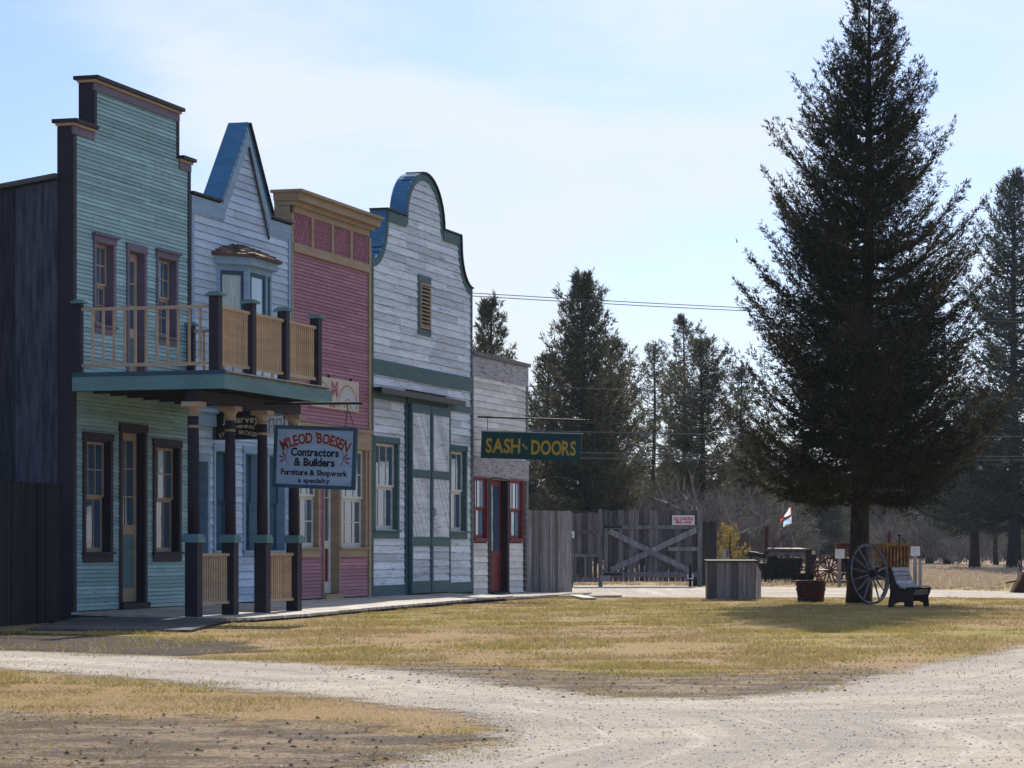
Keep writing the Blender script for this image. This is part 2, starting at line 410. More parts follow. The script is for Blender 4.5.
# ------------------------------------------------------------------ boardwalk
def deck_edge(s): return float(np.interp(s, [-.05,.7,3.2,6.4,15.4,20.2], [2.45,2.58,2.52,2.22,1.63,1.45]))
mb = MB(); s = -.02; rr = random.Random(3)
while s < 17.6:
    w = .155; e = deck_edge(s)+rr.uniform(-.03,.03); zz = .15-.035*0
    zi = .150+rr.uniform(-.004,.004); ze = .15-.03*e-.002
    def q(a, d, z): return (a, -d, z)
    t = .04
    vs = [q(s,0,zi),q(s+w-.008,0,zi),q(s+w-.008,e,ze),q(s,e,ze)]
    vs += [(x,y,z-t) for x,y,z in vs]
    mb.add(vs, [(0,3,2,1),(4,5,6,7),(0,1,5,4),(1,2,6,5),(2,3,7,6),(3,0,4,7)][0:0]+[(0,3,2,1),(4,5,6,7),(2,3,7,6),(0,4,7,3),(1,2,6,5)])
    s += w
bw = thing('boardwalk', sd(0), ROT, 'sun bleached plank boardwalk running along the shop fronts', 'boardwalk')
mb.build('planks', M['deck_wood'], bw)
mb = MB()
for i in range(36):
    s0 = i*.48; s1 = s0+.48
    mb.add([(s0,-(deck_edge(s0)-.06),-.02),(s1,-(deck_edge(s1)-.06),-.02),(s1,-(deck_edge(s1)-.06),.045),(s0,-(deck_edge(s0)-.06),.045)], [(0,1,2,3)], .4)
mb.build('edge_beam', M['barn_wood'], bw)
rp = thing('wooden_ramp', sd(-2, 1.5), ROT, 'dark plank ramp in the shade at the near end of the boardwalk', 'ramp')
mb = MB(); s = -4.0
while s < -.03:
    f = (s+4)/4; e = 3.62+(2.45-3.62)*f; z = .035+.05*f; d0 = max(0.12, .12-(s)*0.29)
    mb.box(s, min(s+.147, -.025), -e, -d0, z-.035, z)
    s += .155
mb.build('ramp_planks', M['ramp_wood_shaded'], rp, (-2, -1.5, 0))
mb = MB(); s = 17.7
while s < 24.6:
    e = 1.42+.05*math.sin(s*3); mb.box(s, s+.147, -e, -.02, .02, .065+rr.uniform(-.004,.004)); s += .155
lo_ = thing('low_boardwalk', sd(21), ROT, 'low plank walk in front of the red framed shop beside the fence', 'boardwalk')
mb.build('planks', M['deck_wood'], lo_, (21,0,0))
mb = MB()
for k, (a, b) in enumerate([((560,598),(619,597.5)),((590,600),(575,597))]):
    A = G(a[0], a[1]); B = G(b[0], b[1]); mb.beam((*A,.03),(*B,.035), .28, .04)
tag(mb.build('loose_planks', M['deck_wood']), 'loose grey planks lying on the grass between boardwalk and gate', 'planks')

# ------------------------------------------------------------------ facade building blocks
def poly_iv(poly, z):
    xs = []
    n = len(poly)
    for i in range(n):
        (x0, z0), (x1, z1) = poly[i], poly[(i+1) % n]
        if (z0 <= z) != (z1 <= z): xs.append(x0+(z-z0)*(x1-x0)/(z1-z0))
    xs.sort(); return [(xs[i], xs[i+1]) for i in range(0, len(xs)-1, 2)]
def cut(ivs, holes, za, zb):
    for (h0, h1, g0, g1) in holes:
        if g0 < zb-.004 and g1 > za+.004:
            out = []
            for a, b in ivs:
                if h1 <= a or h0 >= b: out.append((a, b)); continue
                if a < h0: out.append((a, h0))
                if b > h1: out.append((h1, b))
            ivs = out
    return [(a, b) for a, b in ivs if b-a > .015]
def siding(mb, outline, holes, pitch, lip, z0, z1, seed, jl=(2.0,4.5), y=0.0, gap=.004):
    r = random.Random(seed); z = z0
    while z < z1:
        zt = z+pitch
        for a, b in cut(poly_iv(outline, z+pitch*.5), holes, z+.01, zt-.01):
            x = a
            while x < b-.01:
                e = min(b, x+r.uniform(*jl)) if b-x > jl[0]*.8 else b
                if b-e < .35: e = b
                l = lip+r.uniform(-.002,.003); g = gap+r.uniform(-.001,.002); dz = r.uniform(-.002,.002)
                f = y-l; bk = y-.004
                vs = [(x,f,z+g+dz),(e-.003,f,z+g+dz),(e-.003,bk,zt),(x,bk,zt),(x,y,z+g+dz),(e-.003,y,z+g+dz)]
                mb.add(vs, [(0,1,2,3),(4,5,1,0),(1,5,2),(0,3,4)], r.random())
                x = e
        z = zt
def sheath(outline, holes, z0, z1, root, off, y0=.0, y1=.22):
    mb = MB(); cuts = sorted(set([z0, z1]+[h for H in holes for h in H[2:] if z0 < h < z1]+[p[1] for p in outline if z0 < p[1] < z1]))
    for a, b in zip(cuts[:-1], cuts[1:]):
        n = max(1, int((b-a)/.06)) if any(abs(p[0]-q[0]) > 1e-3 and abs(p[1]-q[1]) > 1e-3 and min(p[1], q[1]) < b-1e-4 and max(p[1], q[1]) > a+1e-4 for p, q in zip(outline, outline[1:]+outline[:1])) else 1
        for k in range(n):
            za = a+(b-a)*k/n; zb = a+(b-a)*(k+1)/n
            for x0, x1 in cut(poly_iv(outline, (za+zb)/2), holes, za, zb): mb.box(x0, x1, y0+.002, y1, za, zb, .5)
    return mb.build('wall_core', M['sheath'], root, off)

def window(root, off, s0, s1, z0, z1, sash, trim, cols=2, rows=(2,2), tw=.09, rec=.07, head=.12, sillh=.09, fr=.04, mun=.018, glassm='window_glass', name='window', sillout=.07, hood=None, side=None, lab=None):
    """opening s0..s1 x z0..z1; returns the casing object"""
    mb = MB(); pr = -.035
    mb.box(s0-tw, s0, pr, .03, z0-.002, z1, .4); mb.box(s1, s1+tw, pr, .03, z0-.002, z1, .5)
    mb.box(s0-tw-.015, s1+tw+.015, pr-.01, .03, z1, z1+head, .45)
    mb.box(s0, s0+.012, pr+.004, rec+.05, z0, z1, .4); mb.box(s1-.012, s1, pr+.004, rec+.05, z0, z1, .3)
    mb.box(s0+.012, s1-.012, .0, rec+.05, z1-.012, z1, .3)
    if hood: mb.box(s0-tw-.05, s1+tw+.05, pr-.05, .02, z1+head, z1+head+hood, .3)
    w = mb.build(name, M[trim], root, off)
    if lab: w['label'] = lab
    if sillh:
        mb = MB(); mb.box(s0-tw-.03, s1+tw+.03, -sillout, .08, z0-.035, z0, .3); mb.box(s0-tw, s1+tw, pr, .0, z0-.035-sillh, z0-.036, .5)
        mb.build('sill', M[trim], w, off)
    fs0, fs1 = s0+.012, s1-.012; zt = z1-.012
    hh = (zt-z0)/len(rows)
    mb = MB(); gl = MB()
    for i, nr in enumerate(rows):
        a = z0+hh*i; b = a+hh; yy = rec+(.0 if i == len(rows)-1 else .03)
        if len(rows) == 1: yy = rec
        mb.box(fs0, fs0+fr, yy, yy+.035, a, b, .5); mb.box(fs1-fr, fs1, yy, yy+.035, a, b, .5)
        bt = fr*1.6 if i == 0 else fr*.8
        mb.box(fs0+fr, fs1-fr, yy, yy+.035, a, a+bt, .5); mb.box(fs0+fr, fs1-fr, yy, yy+.035, b-fr, b, .5)
        for c in range(1, cols):
            x = fs0+fr+(fs1-fs0-2*fr)*c/cols; mb.box(x-mun/2, x+mun/2, yy+.003, yy+.03, a+bt, b-fr, .5)
        for q in range(1, nr):
            z = a+bt+(b-fr-a-bt)*q/nr; mb.box(fs0+fr, fs1-fr, yy+.001, yy+.028, z-mun/2, z+mun/2, .5)
        gl.box(fs0+fr*.5, fs1-fr*.5, yy+.016, yy+.022, a+.01, b-.01)
    mb.build('sash', M[sash], w, off); gl.build('pane', M[glassm], w, off)
    return w
def door(root, off, s0, s1, z0, z1, leaf, trim, panel, cols=2, rows=3, split=.42, tw=.09, rec=.1, head=.12, name='door', glassm='window_glass', handle=True, lab=None, step=True):
    mb = MB(); pr = -.035
    mb.box(s0-tw, s0, pr, .03, z0, z1, .4); mb.box(s1, s1+tw, pr, .03, z0, z1, .5)
    mb.box(s0-tw-.015, s1+tw+.015, pr-.01, .03, z1, z1+head, .45)
    mb.box(s0, s0+.012, pr+.004, rec+.06, z0, z1, .4); mb.box(s1-.012, s1, pr+.004, rec+.06, z0, z1, .3)
    mb.box(s0+.012, s1-.012, .0, rec+.06, z1-.012, z1, .3)
    w = mb.build('door_frame', M[trim], root, off)
    if step:
        mb = MB(); mb.box(s0-tw, s1+tw, -.09, .12, z0-.10, z0, .5); mb.build('threshold', M[trim], w, off)
    a0, a1 = s0+.014, s1-.014; b0, b1 = z0+.01, z1-.015; st = .10; H = b1-b0; mid = b0+H*split
    mb = MB(); y = rec
    mb.box(a0, a0+st, y, y+.04, b0, b1, .5); mb.box(a1-st, a1, y, y+.04, b0, b1, .5)
    mb.box(a0+st, a1-st, y, y+.04, b0, b0+.22, .5); mb.box(a0+st, a1-st, y, y+.04, b1-.12, b1, .5); mb.box(a0+st, a1-st, y, y+.04, mid-.06, mid+.09, .5)
    for c in range(1, cols):
        x = a0+st+(a1-a0-2*st)*c/cols; mb.box(x-.01, x+.01, y+.003, y+.03, mid+.09, b1-.12, .5)
    for q in range(1, rows):
        z = mid+.09+(b1-.12-mid-.09)*q/rows; mb.box(a0+st, a1-st, y+.001, y+.028, z-.01, z+.01, .5)
    lf = mb.build('door_leaf', M[leaf], w, off)
    mb = MB(); mb.box(a0+st-.01, a1-st+.01, y+.02, y+.03, b0+.2, mid-.05, .5); mb.build('panel', M[panel], w, off)
    mb = MB(); mb.box(a0+st-.01, a1-st+.01, y+.016, y+.022, mid+.08, b1-.11); mb.build('pane', M[glassm], w, off)
    if handle:
        mb = MB(); mb.box(a0+.03, a0+.075, y-.008, y, b0+H*.36, b0+H*.44, .5); mb.tube([(a0+.052,y-.005,b0+H*.41),(a0+.052,y-.06,b0+H*.41)], [.012,.03], 8)
        mb.build('handle', M['iron'], w, off)
    return w
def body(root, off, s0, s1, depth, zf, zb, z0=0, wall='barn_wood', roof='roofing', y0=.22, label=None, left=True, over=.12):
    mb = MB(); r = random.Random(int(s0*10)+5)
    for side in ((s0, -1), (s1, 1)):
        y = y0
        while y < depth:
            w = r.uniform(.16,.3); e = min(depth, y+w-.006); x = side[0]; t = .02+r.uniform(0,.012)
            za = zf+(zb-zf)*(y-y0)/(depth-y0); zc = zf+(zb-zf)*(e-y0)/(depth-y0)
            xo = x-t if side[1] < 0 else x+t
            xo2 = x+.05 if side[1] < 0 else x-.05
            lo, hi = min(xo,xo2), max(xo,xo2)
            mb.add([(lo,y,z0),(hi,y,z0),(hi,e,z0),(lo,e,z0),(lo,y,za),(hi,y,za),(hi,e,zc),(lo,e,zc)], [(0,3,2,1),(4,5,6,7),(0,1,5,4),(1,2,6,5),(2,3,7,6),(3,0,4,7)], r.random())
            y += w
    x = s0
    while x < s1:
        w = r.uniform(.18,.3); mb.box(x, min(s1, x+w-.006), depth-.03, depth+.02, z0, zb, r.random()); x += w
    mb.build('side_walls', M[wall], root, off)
    mb = MB(); sl = (zb-zf)/(depth-y0)
    a = (s0-over, y0, zf+.02); 
    def pt(x, y, dz): return (x, y, zf+sl*(y-y0)+dz)
    vs = [pt(s0-over,y0,.02),pt(s1+over*.2,y0,.02),pt(s1+over*.2,depth+.3,.02),pt(s0-over,depth+.3,.02)]
    vs += [(x,y,z+.07) for x,y,z in vs]
    mb.add(vs, [(0,3,2,1),(4,5,6,7),(0,1,5,4),(1,2,6,5),(2,3,7,6),(3,0,4,7)])
    mb.build('roof', M[roof], root, off)

# ================================================================== GREEN HOUSE
s_g, s_b, s_p, s_w, s_s, s_e = 0.0, P(190), P(290), P(370.5), P(471.5), P(527)
off = (0,0,0)
gh = thing('shop_building', sd(0), ROT, 'pale green two storey false front shop with cream railed balcony and stepped top', 'building', None)
ts0, ts1 = P(93.2), P(177.5)
gout = [(0,.05),(0,7.40),(ts0,7.40),(ts0,8.16),(ts1,8.16),(ts1,7.40),(s_b-.03,7.40),(s_b-.03,.05)]
GW = []
def opn(l, r, t, b, tw, sil=0.0, head=.12):          # outer trim pixels -> opening
    a, zt = P(l, t); c, zb_ = P(r, b); return [a+tw, c-tw, zb_+sil, zt-head]
g1 = opn(81.6,111.4,431.5,560,.09,.13); g2 = opn(152,180,438,560,.09,.13)
gd = opn(118.4,145.6,422.5,609,.09,.10)
u1 = opn(92.3,114.3,232.5,334,.08,.11); u2 = opn(155.3,176.6,249.5,346,.08,.11)
ud = opn(125.5,145.3,242,374,.08,0)
g1[2] = g2[2] = (g1[2]+g2[2])/2; g1[3] = g2[3] = (g1[3]+g2[3])/2
u1[2] = u2[2] = (u1[2]+u2[2])/2; u1[3] = u2[3] = (u1[3]+u2[3])/2
gd[2] = .25; ud[2] = 3.72
gholes = [tuple(h) for h in (g1, g2, gd, u1, u2, ud)]
big = [(h[0]-.02, h[1]+.02, h[2]-.05, h[3]+.05) for h in gholes]
sheath(gout, gholes, .05, 8.16, gh, off)
mb = MB(); siding(mb, gout, big, .0615, .017, .16, 8.1, 11); mb.build('siding', M['green_siding'], gh)
for g in (g1, g2): window(gh, off, *g, 'cream', 'plum', 3, (3,)[:1] and (1,2), .09, .08, .12, .12)
for g in (u1, u2): window(gh, off, *g, 'cream', 'plum_light', 3, (2,2), .08, .09, .10, .09, hood=.03)
door(gh, off, *gd, 'cream', 'plum', 'teal', 2, 3, .42, .09, .11)
door(gh, off, *ud, 'cream', 'plum_light', 'teal', 2, 3, .36, .08, .1, step=False, lab=None)
# corner boards, caps, returns
mb = MB(); mb.box(-.012,.10,-.03,.0,.15,7.24,.5); mb.box(s_b-.12,s_b-.03,-.03,.0,.15,7.24,.5)
mb.box(ts0-.012,ts0+.07,-.03,.0,7.40,8.0,.5); mb.box(ts1-.07,ts1+.012,-.03,.0,7.40,8.0,.5)
mb.build_each('corner_board', M['plum'], gh)
mb = MB()
for a, b, z in ((-.012,ts0-.015,7.40),(ts1+.015,s_b-.02,7.40),(ts0-.012,ts1+.012,8.16)):
    mb.box(a, b, -.036, .0, z-.16, z-.05, .6)
mb.build_each('frieze', M['plum_light'], gh)
mb = MB()
for a, b, z in ((-.04,ts0-.02,7.40),(ts1+.02,s_b-.0,7.40),(ts0-.04,ts1+.04,8.16)):
    mb.box(a, b, -.06, .25, z-.04, z+.0, .6)
mb.build_each('cornice_moulding', M['cream'], gh)
mb = MB()
for a, b, z in ((-.07,ts0-.02,7.41),(ts1+.02,s_b+.03,7.41),(ts0-.07,ts1+.07,8.17)):
    mb.box(a, b, -.11, .30, z-.008, z+.048, .2)
mb.build_each('parapet_cap', M['plum'], gh)
mb = MB(); mb.box(-.014,-.001,.0,.235,.1,7.35,.2); mb.box(ts0-.014,ts0-.001,.0,.235,7.46,8.11,.2); mb.box(ts1+.001,ts1+.014,.0,.235,7.46,8.11,.2)
mb.build_each('parapet_return', M['plum'], gh)
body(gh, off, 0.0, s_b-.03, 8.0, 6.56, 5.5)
# balcony
zf = 3.66; BD = 2.42
mb = MB(); 
s = -.03
while s < 4.28:
    mb.box(s, s+.132, -BD, -.04, zf-.035, zf); s += .14
bal = mb.build('balcony', M['deck_wood'], gh)
mb = MB()
mb.box(-.06, 4.33, -BD-.05, -BD-.001, zf-.24, zf-.03, .6); mb.box(-.09, -.04, -BD-.05, -.045, zf-.24, zf-.03, .6); mb.box(4.30, 4.35, -BD-.05, -.045, zf-.24, zf-.03, .6)
mb.build('fascia', M['teal'], bal)
mb = MB(); mb.box(-.10,-.035,-BD-.06,-.045,zf-.028,zf+.03,.3); mb.build('edge_trim', M['blue_dark'], bal)
mb = MB(); mb.box(-.08,4.37,-BD-.09,-BD+.06,zf+.002,zf+.016,.5); mb.build('metal_flashing', M['flash_metal'], bal)
mb = MB()
mb.box(.02,4.25,-1.98,-1.83,zf-.42,zf-.245,.5)
for k in range(8): mb.box(.02+k*.6,.07+k*.6,-BD+.02,-.05,zf-.24,zf-.04,.5)
mb.build('joist', M['plum'], bal)
posts = [(.06,2.27),(1.38,2.27),(2.76,2.27),(4.17,2.27),(.03,.10),(4.2,.10)]
for i, (a, d) in enumerate(posts):
    w = .075 if i < 4 else .05; zt = zf+1.12 if i < 4 else zf+1.06
    mb = MB(); mb.box(a-w, a+w, -d-w, -d+w, zf+.017, zt, .4)
    p = mb.build('balcony_post', M['plum'], bal)
    mb = MB(); mb.box(a-w-.045, a+w+.045, -d-w-.045, -d+w+.045, zt, zt+.035, .5); mb.box(a-w-.01, a+w+.01, -d-w-.01, -d+w+.01, zt+.035, zt+.06, .5)
    mb.build('post_cap', M['teal'], p)
def rail_run(name, a, b, z0, z1, step, mat, parent, w=.02):
    mb = MB(); A = Vector((a[0], -a[1], 0)); B = Vector((b[0], -b[1], 0)); L = (B-A).length
    mb.beam((A.x,A.y,z1),(B.x,B.y,z1), .07, .045); mb.beam((A.x,A.y,z0),(B.x,B.y,z0), .06, .045)
    n = int(L/step)
    for k in range(1, n):
        p = A+(B-A)*k/n; mb.box(p.x-w, p.x+w, p.y-w, p.y+w, z0+.02, z1-.02)
    return mb.build(name, M[mat], parent)
rail_run('end_railing', (.03,.15), (.06,2.2), zf+.14, zf+.97, .165, 'cream', bal, .017)
rail_run('end_railing', (4.2,.15), (4.17,2.2), zf+.14, zf+.97, .165, 'cream', bal, .017)
for k in range(3):
    rail_run('front_railing', (posts[k][0]+.075,2.27), (posts[k+1][0]-.075,2.27), zf+.15, zf+.97, .088, 'picket', bal, .022)
cols = [.12,1.5,2.8,4.16]
for a in cols:
    d = 1.9; zb = .15-.03*d
    mb = MB(); mb.box(a-.098, a+.098, -d-.098, -d+.098, zb-.01, 1.18, .4)
    c = mb.build('porch_column', M['plum'], gh)
    mb = MB(); mb.lathe([(.088,1.3),(.085,1.8),(.075,2.9),(.072,3.05)], (a,-d,0), 16); mb.build('shaft', M['plum'], c, smooth=True)
    mb = MB(); mb.box(a-.13,a+.13,-d-.13,-d+.13,1.18,1.27,.5); mb.box(a-.115,a+.115,-d-.115,-d+.115,1.27,1.305,.5); mb.build('plinth_cap', M['teal'], c)
    mb = MB(); mb.lathe([(.085,3.03),(.09,3.04),(.09,3.07),(.082,3.08)], (a,-d,0), 16); mb.lathe([(.08,2.86),(.084,2.87),(.084,2.89),(.08,2.9)], (a,-d,0), 16); mb.build_each('gold_band', M['ochre'], c)
    mb = MB(); mb.lathe([(.075,3.07),(.09,3.12),(.12,3.17)], (a,-d,0), 16); mb.box(a-.14,a+.14,-d-.14,-d+.14,3.17,3.24,.5); mb.build('capital', M['cream'], c)
for k in (0, 2):
    rail_run('porch_railing', (cols[k]+.1,1.9), (cols[k+1]-.1,1.9), .28, 1.0, .088, 'cream' if k == 0 else 'picket', gh, .02)

# ================================================================== BLUE HOUSE
off = (s_b,0,0)
bh = thing('shop_building', sd(s_b), ROT, 'pale blue false front shop with a steep pointed gable and a shingled bay window', 'building')
ax = P(246.6); f0, f1 = 5.62, 7.88
bout = [(s_b,.05),(s_b,6.9),(f0,6.9),(ax-.02,8.36),(ax+.02,8.36),(f1,6.9),(s_p-.02,6.9),(s_p-.02,.05)]
bd = [P(196)+.0, P(206.5), .2, P(200,461)[1]]
bw1 = [P(213.5), P(232), P(222,550.5)[1], P(222,451)[1]]; bw2 = [P(243), P(257), bw1[2], bw1[3]]; bw3 = [P(267), P(284), bw1[2], bw1[3]]
bay = (5.4, 7.35, 4.45, 5.95)
bholes = [tuple(bd), tuple(bw1), tuple(bw2), tuple(bw3), (5.5,7.3,4.6,5.8)]
sheath(bout, bholes, .05, 8.36, bh, off)
mb = MB(); siding(mb, bout, bholes, .131, .022, .17, 8.3, 21, (1.6,3.5)); mb.build('siding', M['blue_siding'], bh, off)
for w_ in (bw1, bw2, bw3):
    window(bh, off, w_[0]+.03, w_[1]-.03, w_[2], w_[3], 'blue_dark', 'blue_trim', 1 if w_ is bw2 else 2, (1,1), .08, .1, .12, .06)
door(bh, off, *bd, 'blue_dark', 'blue_trim', 'blue_dark', 1, 1, .3, .07, .18)
# trims
gl = [(s_b,6.9),(f0,6.9),(ax,8.38),(f1,6.9),(s_p-.02,6.9)]
mb = MB(); mb.ribbon([(f0+.02,6.86),(ax,8.30),(f1-.02,6.86)], -.17, -.0, -.035, -.0, .5); mb.box(s_b,f0+.12,-.037,.0,6.62,6.88,.5); mb.box(f1-.12,s_p-.02,-.037,.0,6.62,6.88,.5)
mb.box(s_b,s_b+.1,-.034,0,.15,6.62,.5); mb.box(s_p-.14,s_p-.02,-.034,0,.15,6.62,.5)
mb.build('bargeboard', M['blue_trim'], bh, off)
mb = MB(); mb.ribbon([(f1-.16,6.52),(ax+.02,8.0)], -.02, .03, -.055, -.036, .5); mb.build('gable_moulding', M['plum'], bh, off)
mb = MB(); mb.ribbon([(f0,6.92),(ax,8.38),(f1,6.92)], .0, .035, -.03, .34, .5); mb.build('gable_flashing', M['flashing_sky_blue'], bh, off)
mb = MB(); mb.ribbon([(ax+.01,8.40),(f1+.02,6.93)], .03, .06, -.07, .34, .2); mb.box(s_b,f0-.03,-.07,.28,6.905,6.945,.2); mb.box(f1+.03,s_p,-.07,.28,6.905,6.945,.2); mb.build_each('parapet_cap', M['plum'], bh, off)
# storefront cornice and pilasters
mb = MB(); mb.box(s_b+.02,s_p-.03,-.14,-.03,3.34,3.42,.5); mb.box(s_b+.02,s_p-.03,-.09,-.025,3.12,3.34,.5); mb.build('storefront_cornice', M['blue_trim'], bh, off)
mb = MB(); mb.box(s_b+.02,s_p-.03,-.16,-.02,3.42,3.47,.5); mb.build_each('cornice_cap', M['blue_dark'], bh, off)
# bay window
plan = [(5.4,0),(5.85,-.42),(6.92,-.42),(7.35,0)]
zb0, zb1 = 4.5, 5.86
def facet(i, t0, t1):
    a, b = plan[i], plan[i+1]; return ((a[0]+(b[0]-a[0])*t0, a[1]+(b[1]-a[1])*t0), (a[0]+(b[0]-a[0])*t1, a[1]+(b[1]-a[1])*t1))
def fpan(mb, i, t0, t1, z0, z1, th, push=0.0):
    (x0,y0),(x1,y1) = facet(i, t0, t1); dx, dy = x1-x0, y1-y0; l = math.hypot(dx, dy); nx_, ny_ = dy/l, -dx/l
    vs = [(x0+nx_*push,y0+ny_*push),(x1+nx_*push,y1+ny_*push),(x1+nx_*(push-th),y1+ny_*(push-th)),(x0+nx_*(push-th),y0+ny_*(push-th))]
    mb.add([(x,y,z0) for x,y in vs]+[(x,y,z1) for x,y in vs], [(0,3,2,1),(4,5,6,7),(0,1,5,4),(1,2,6,5),(2,3,7,6),(3,0,4,7)], .5)
mb = MB()
for i, segs in ((0, ((0,.16),(.86,1))), (1, ((0,.07),(.74,.80),(.93,1))), (2, ((0,.14),(.84,1)))):
    for t0, t1 in segs: fpan(mb, i, t0, t1, zb0, zb1, .06)
for i in range(3):
    fpan(mb, i, 0, 1, zb0, zb0+.22, .05, -.003); fpan(mb, i, 0, 1, zb1-.10, zb1, .05, -.003)
bb = mb.build('bay_window', M['blue_trim'], bh, off)
mb = MB()
for i, (t0, t1) in ((0,(.16,.86)),(1,(.07,.74)),(1,(.80,.93)),(2,(.14,.84))):
    for a, b in ((t0,t0+.07),(t1-.07,t1)): fpan(mb, i, a, b, zb0+.22, zb1-.1, .03, -.012)
    fpan(mb, i, t0, t1, zb0+.22, zb0+.30, .03, -.014); fpan(mb, i, t0, t1, zb1-.17, zb1-.1, .03, -.014)
mb.build('sash', M['blue_dark'], bb, off)
mb = MB()
for i, (t0, t1) in ((1,(.2,.9)),(2,(.1,.9))): fpan(mb, i, t0, t1, zb0+.25, zb1-.12, .005, -.03)
mb.build('pane', M['sash_glass'], bb, off)
mb = MB(); fpan(mb, 0, .1, .9, zb0+.25, zb1-.12, .005, -.03); mb.build('curtain', M['curtain'], bb, off)
def ring(grow, z0, z1):
    p = [(5.4-grow*1.2,0.0),(5.85-grow*.5,-.42-grow),(6.92+grow*.5,-.42-grow),(7.35+grow*1.2,0.0)]
    vs = [(x,y,z0) for x,y in p]+[(x,y,z1) for x,y in p]
    return vs, [(3,2,1,0),(4,5,6,7),(0,1,5,4),(1,2,6,5),(2,3,7,6),(3,0,4,7)]
mb = MB(); mb.add(*ring(.09, zb1, zb1+.13), .5); mb.build('bay_cornice', M['blue_trim'], bb, off); mb = MB(); mb.add(*ring(.02, zb0-.1, zb0), .5); mb.build('bay_base', M['blue_trim'], bb, off)
mb = MB(); r = random.Random(4)
e = [(5.4-.2,-.0),(5.85-.08,-.58),(6.92+.08,-.58),(7.35+.2,-.0)]; apx = [(6.2,0),(6.3,-.05),(6.5,-.05),(6.6,0)]
ze, za = zb1+.15, 6.26
for i in range(3):
    for row in range(6):
        t0 = row/6; t1 = (row+1.25)/6; n = 8 if i == 1 else 6
        for k in range(n):
            u0 = k/n+.006; u1 = (k+1)/n-.006; dz = r.uniform(-.008,.012); tt = t0+r.uniform(-.02,.02)
            def q(uu, t):
                ex = e[i][0]+(e[i+1][0]-e[i][0])*uu; ey = e[i][1]+(e[i+1][1]-e[i][1])*uu
                px_ = apx[i][0]+(apx[i+1][0]-apx[i][0])*uu; py_ = apx[i][1]+(apx[i+1][1]-apx[i][1])*uu
                return (ex+(px_-ex)*t, ey+(py_-ey)*t, ze+(za-ze)*(t**.75 if t > 0 else 0))
            tt = max(tt, 0); t1 = min(t1, 1)
            a, b, c, d = q(u0,tt), q(u1,tt), q(u1,t1), q(u0,t1)
            up_ = lambda p, h: (p[0], p[1], p[2]+h)
            mb.add([up_(a,.028+dz),up_(b,.028+dz),up_(c,.006),up_(d,.006),up_(a,.005),up_(b,.005)], [(0,1,2,3),(4,5,1,0),(0,3,4),(1,5,2)], r.random())
mb.add([(*p, ze-.02) for p in e]+[(*p, ze+.005) for p in e], [(3,2,1,0),(0,1,5,4),(1,2,6,5),(2,3,7,6)], .3)
mb.build('bay_roof', M['shingle'], bb, off)
body(bh, off, s_b, s_p-.02, 8, 6.2, 5.2, over=.0)

# ================================================================== PINK HOUSE
off = (s_p,0,0)
ph = thing('shop_building', sd(s_p), ROT, 'rose pink false front shop with lattice panels below a tan cornice', 'building')
zc = 7.28
pout = [(s_p,.05),(s_p,zc),(s_w-.03,zc),(s_w-.03,.05)]
zs, zh = P(309,548)[1], P(350,449)[1]          # sill, head of storefront glass
zs = (zs+P(350,547)[1])/2
pw1 = [P(296.5), P(317.3), zs, zh]; pdr = [P(322.0), P(338.3), .24, zh+.1]; pw2 = [P(339.5), P(364.8), zs, zh]
pholes = [tuple(pw1), tuple(pdr), tuple(pw2)]
zl0, zl1 = 6.6, 7.14
sheath(pout, pholes, .05, zc, ph, off)
mb = MB(); siding(mb, pout, [(h[0]-.01,h[1]+.01,h[2]-.05,h[3]+.05) for h in pholes]+[(s_p,s_w,6.46,7.3),(s_p,s_w,zh+.01,3.3)], .066, .017, .17, 6.46, 31); mb.build('siding', M['pink_siding'], ph, off)
for w_ in (pw1, pw2): window(ph, off, w_[0]+.02, w_[1]-.02, w_[2], w_[3], 'white_paint', 'ochre', 3 if w_ is pw2 else 3, (2,2), .07, .04, .01, .14, fr=.055, mun=.022)
dr = door(ph, off, pdr[0]+.05, pdr[1]-.02, pdr[2], pdr[3]-.1, 'white_paint', 'ochre', 'maroon_paint', 1, 2, .33, .05, .14, head=.01)
mb = MB(); mb.box(s_p+.01,s_w-.04,-.04,0,zh+.012,3.32,.5); mb.box(s_p+.01,s_w-.04,-.07,0,3.32,3.38,.5); mb.build('storefront_band', M['ochre'], ph, off)
mb = MB(); mb.box(s_p,s_p+.09,-.036,0,.15,zc-.16,.5); mb.box(s_w-.17,s_w-.04,-.036,0,.15,zc-.16,.5)
mb.box(s_p+.09,s_w-.17,-.05,0,6.44,6.6,.5); mb.box(s_p+.09,s_w-.17,-.045,0,zl1,zl1+.14,.5)
lx = [P(291), P(310.5), P(330.5), P(349.5), P(367.5)]
for x in lx[1:4]: mb.box(x-.06,x+.06,-.048,0,6.6,zl1,.5)
mb.build_each('trim_board', M['ochre'], ph, off)
mb = MB(); r = random.Random(8)
for k in range(4):
    a, b = lx[k]+.06, lx[k+1]-.06; H = zl1-6.6; n = 12
    for sgn in (1, -1):
        for j in range(-12, 26):
            x0 = a+j*.11; pts = []
            za_, zb_ = 6.6, zl1
            xA, xB = (x0, x0+H*.8*sgn)
            # clip to the panel
            t0, t1 = 0.0, 1.0
            dx = xB-xA
            for lo_c, hi_c in ((a, b),):
                ta, tb = (lo_c-xA)/dx, (hi_c-xA)/dx
                if ta > tb: ta, tb = tb, ta
                t0, t1 = max(t0, ta), min(t1, tb)
            if t1-t0 < .05: continue
            y_ = -.020 if sgn > 0 else -.012
            mb.beam((xA+dx*t0,y_,za_+H*t0),(xA+dx*t1,y_,za_+H*t1), .008, .03, up=(0,0,1), rnd=r.random())
mb.build('lattice', M['pink_siding'], ph, off)
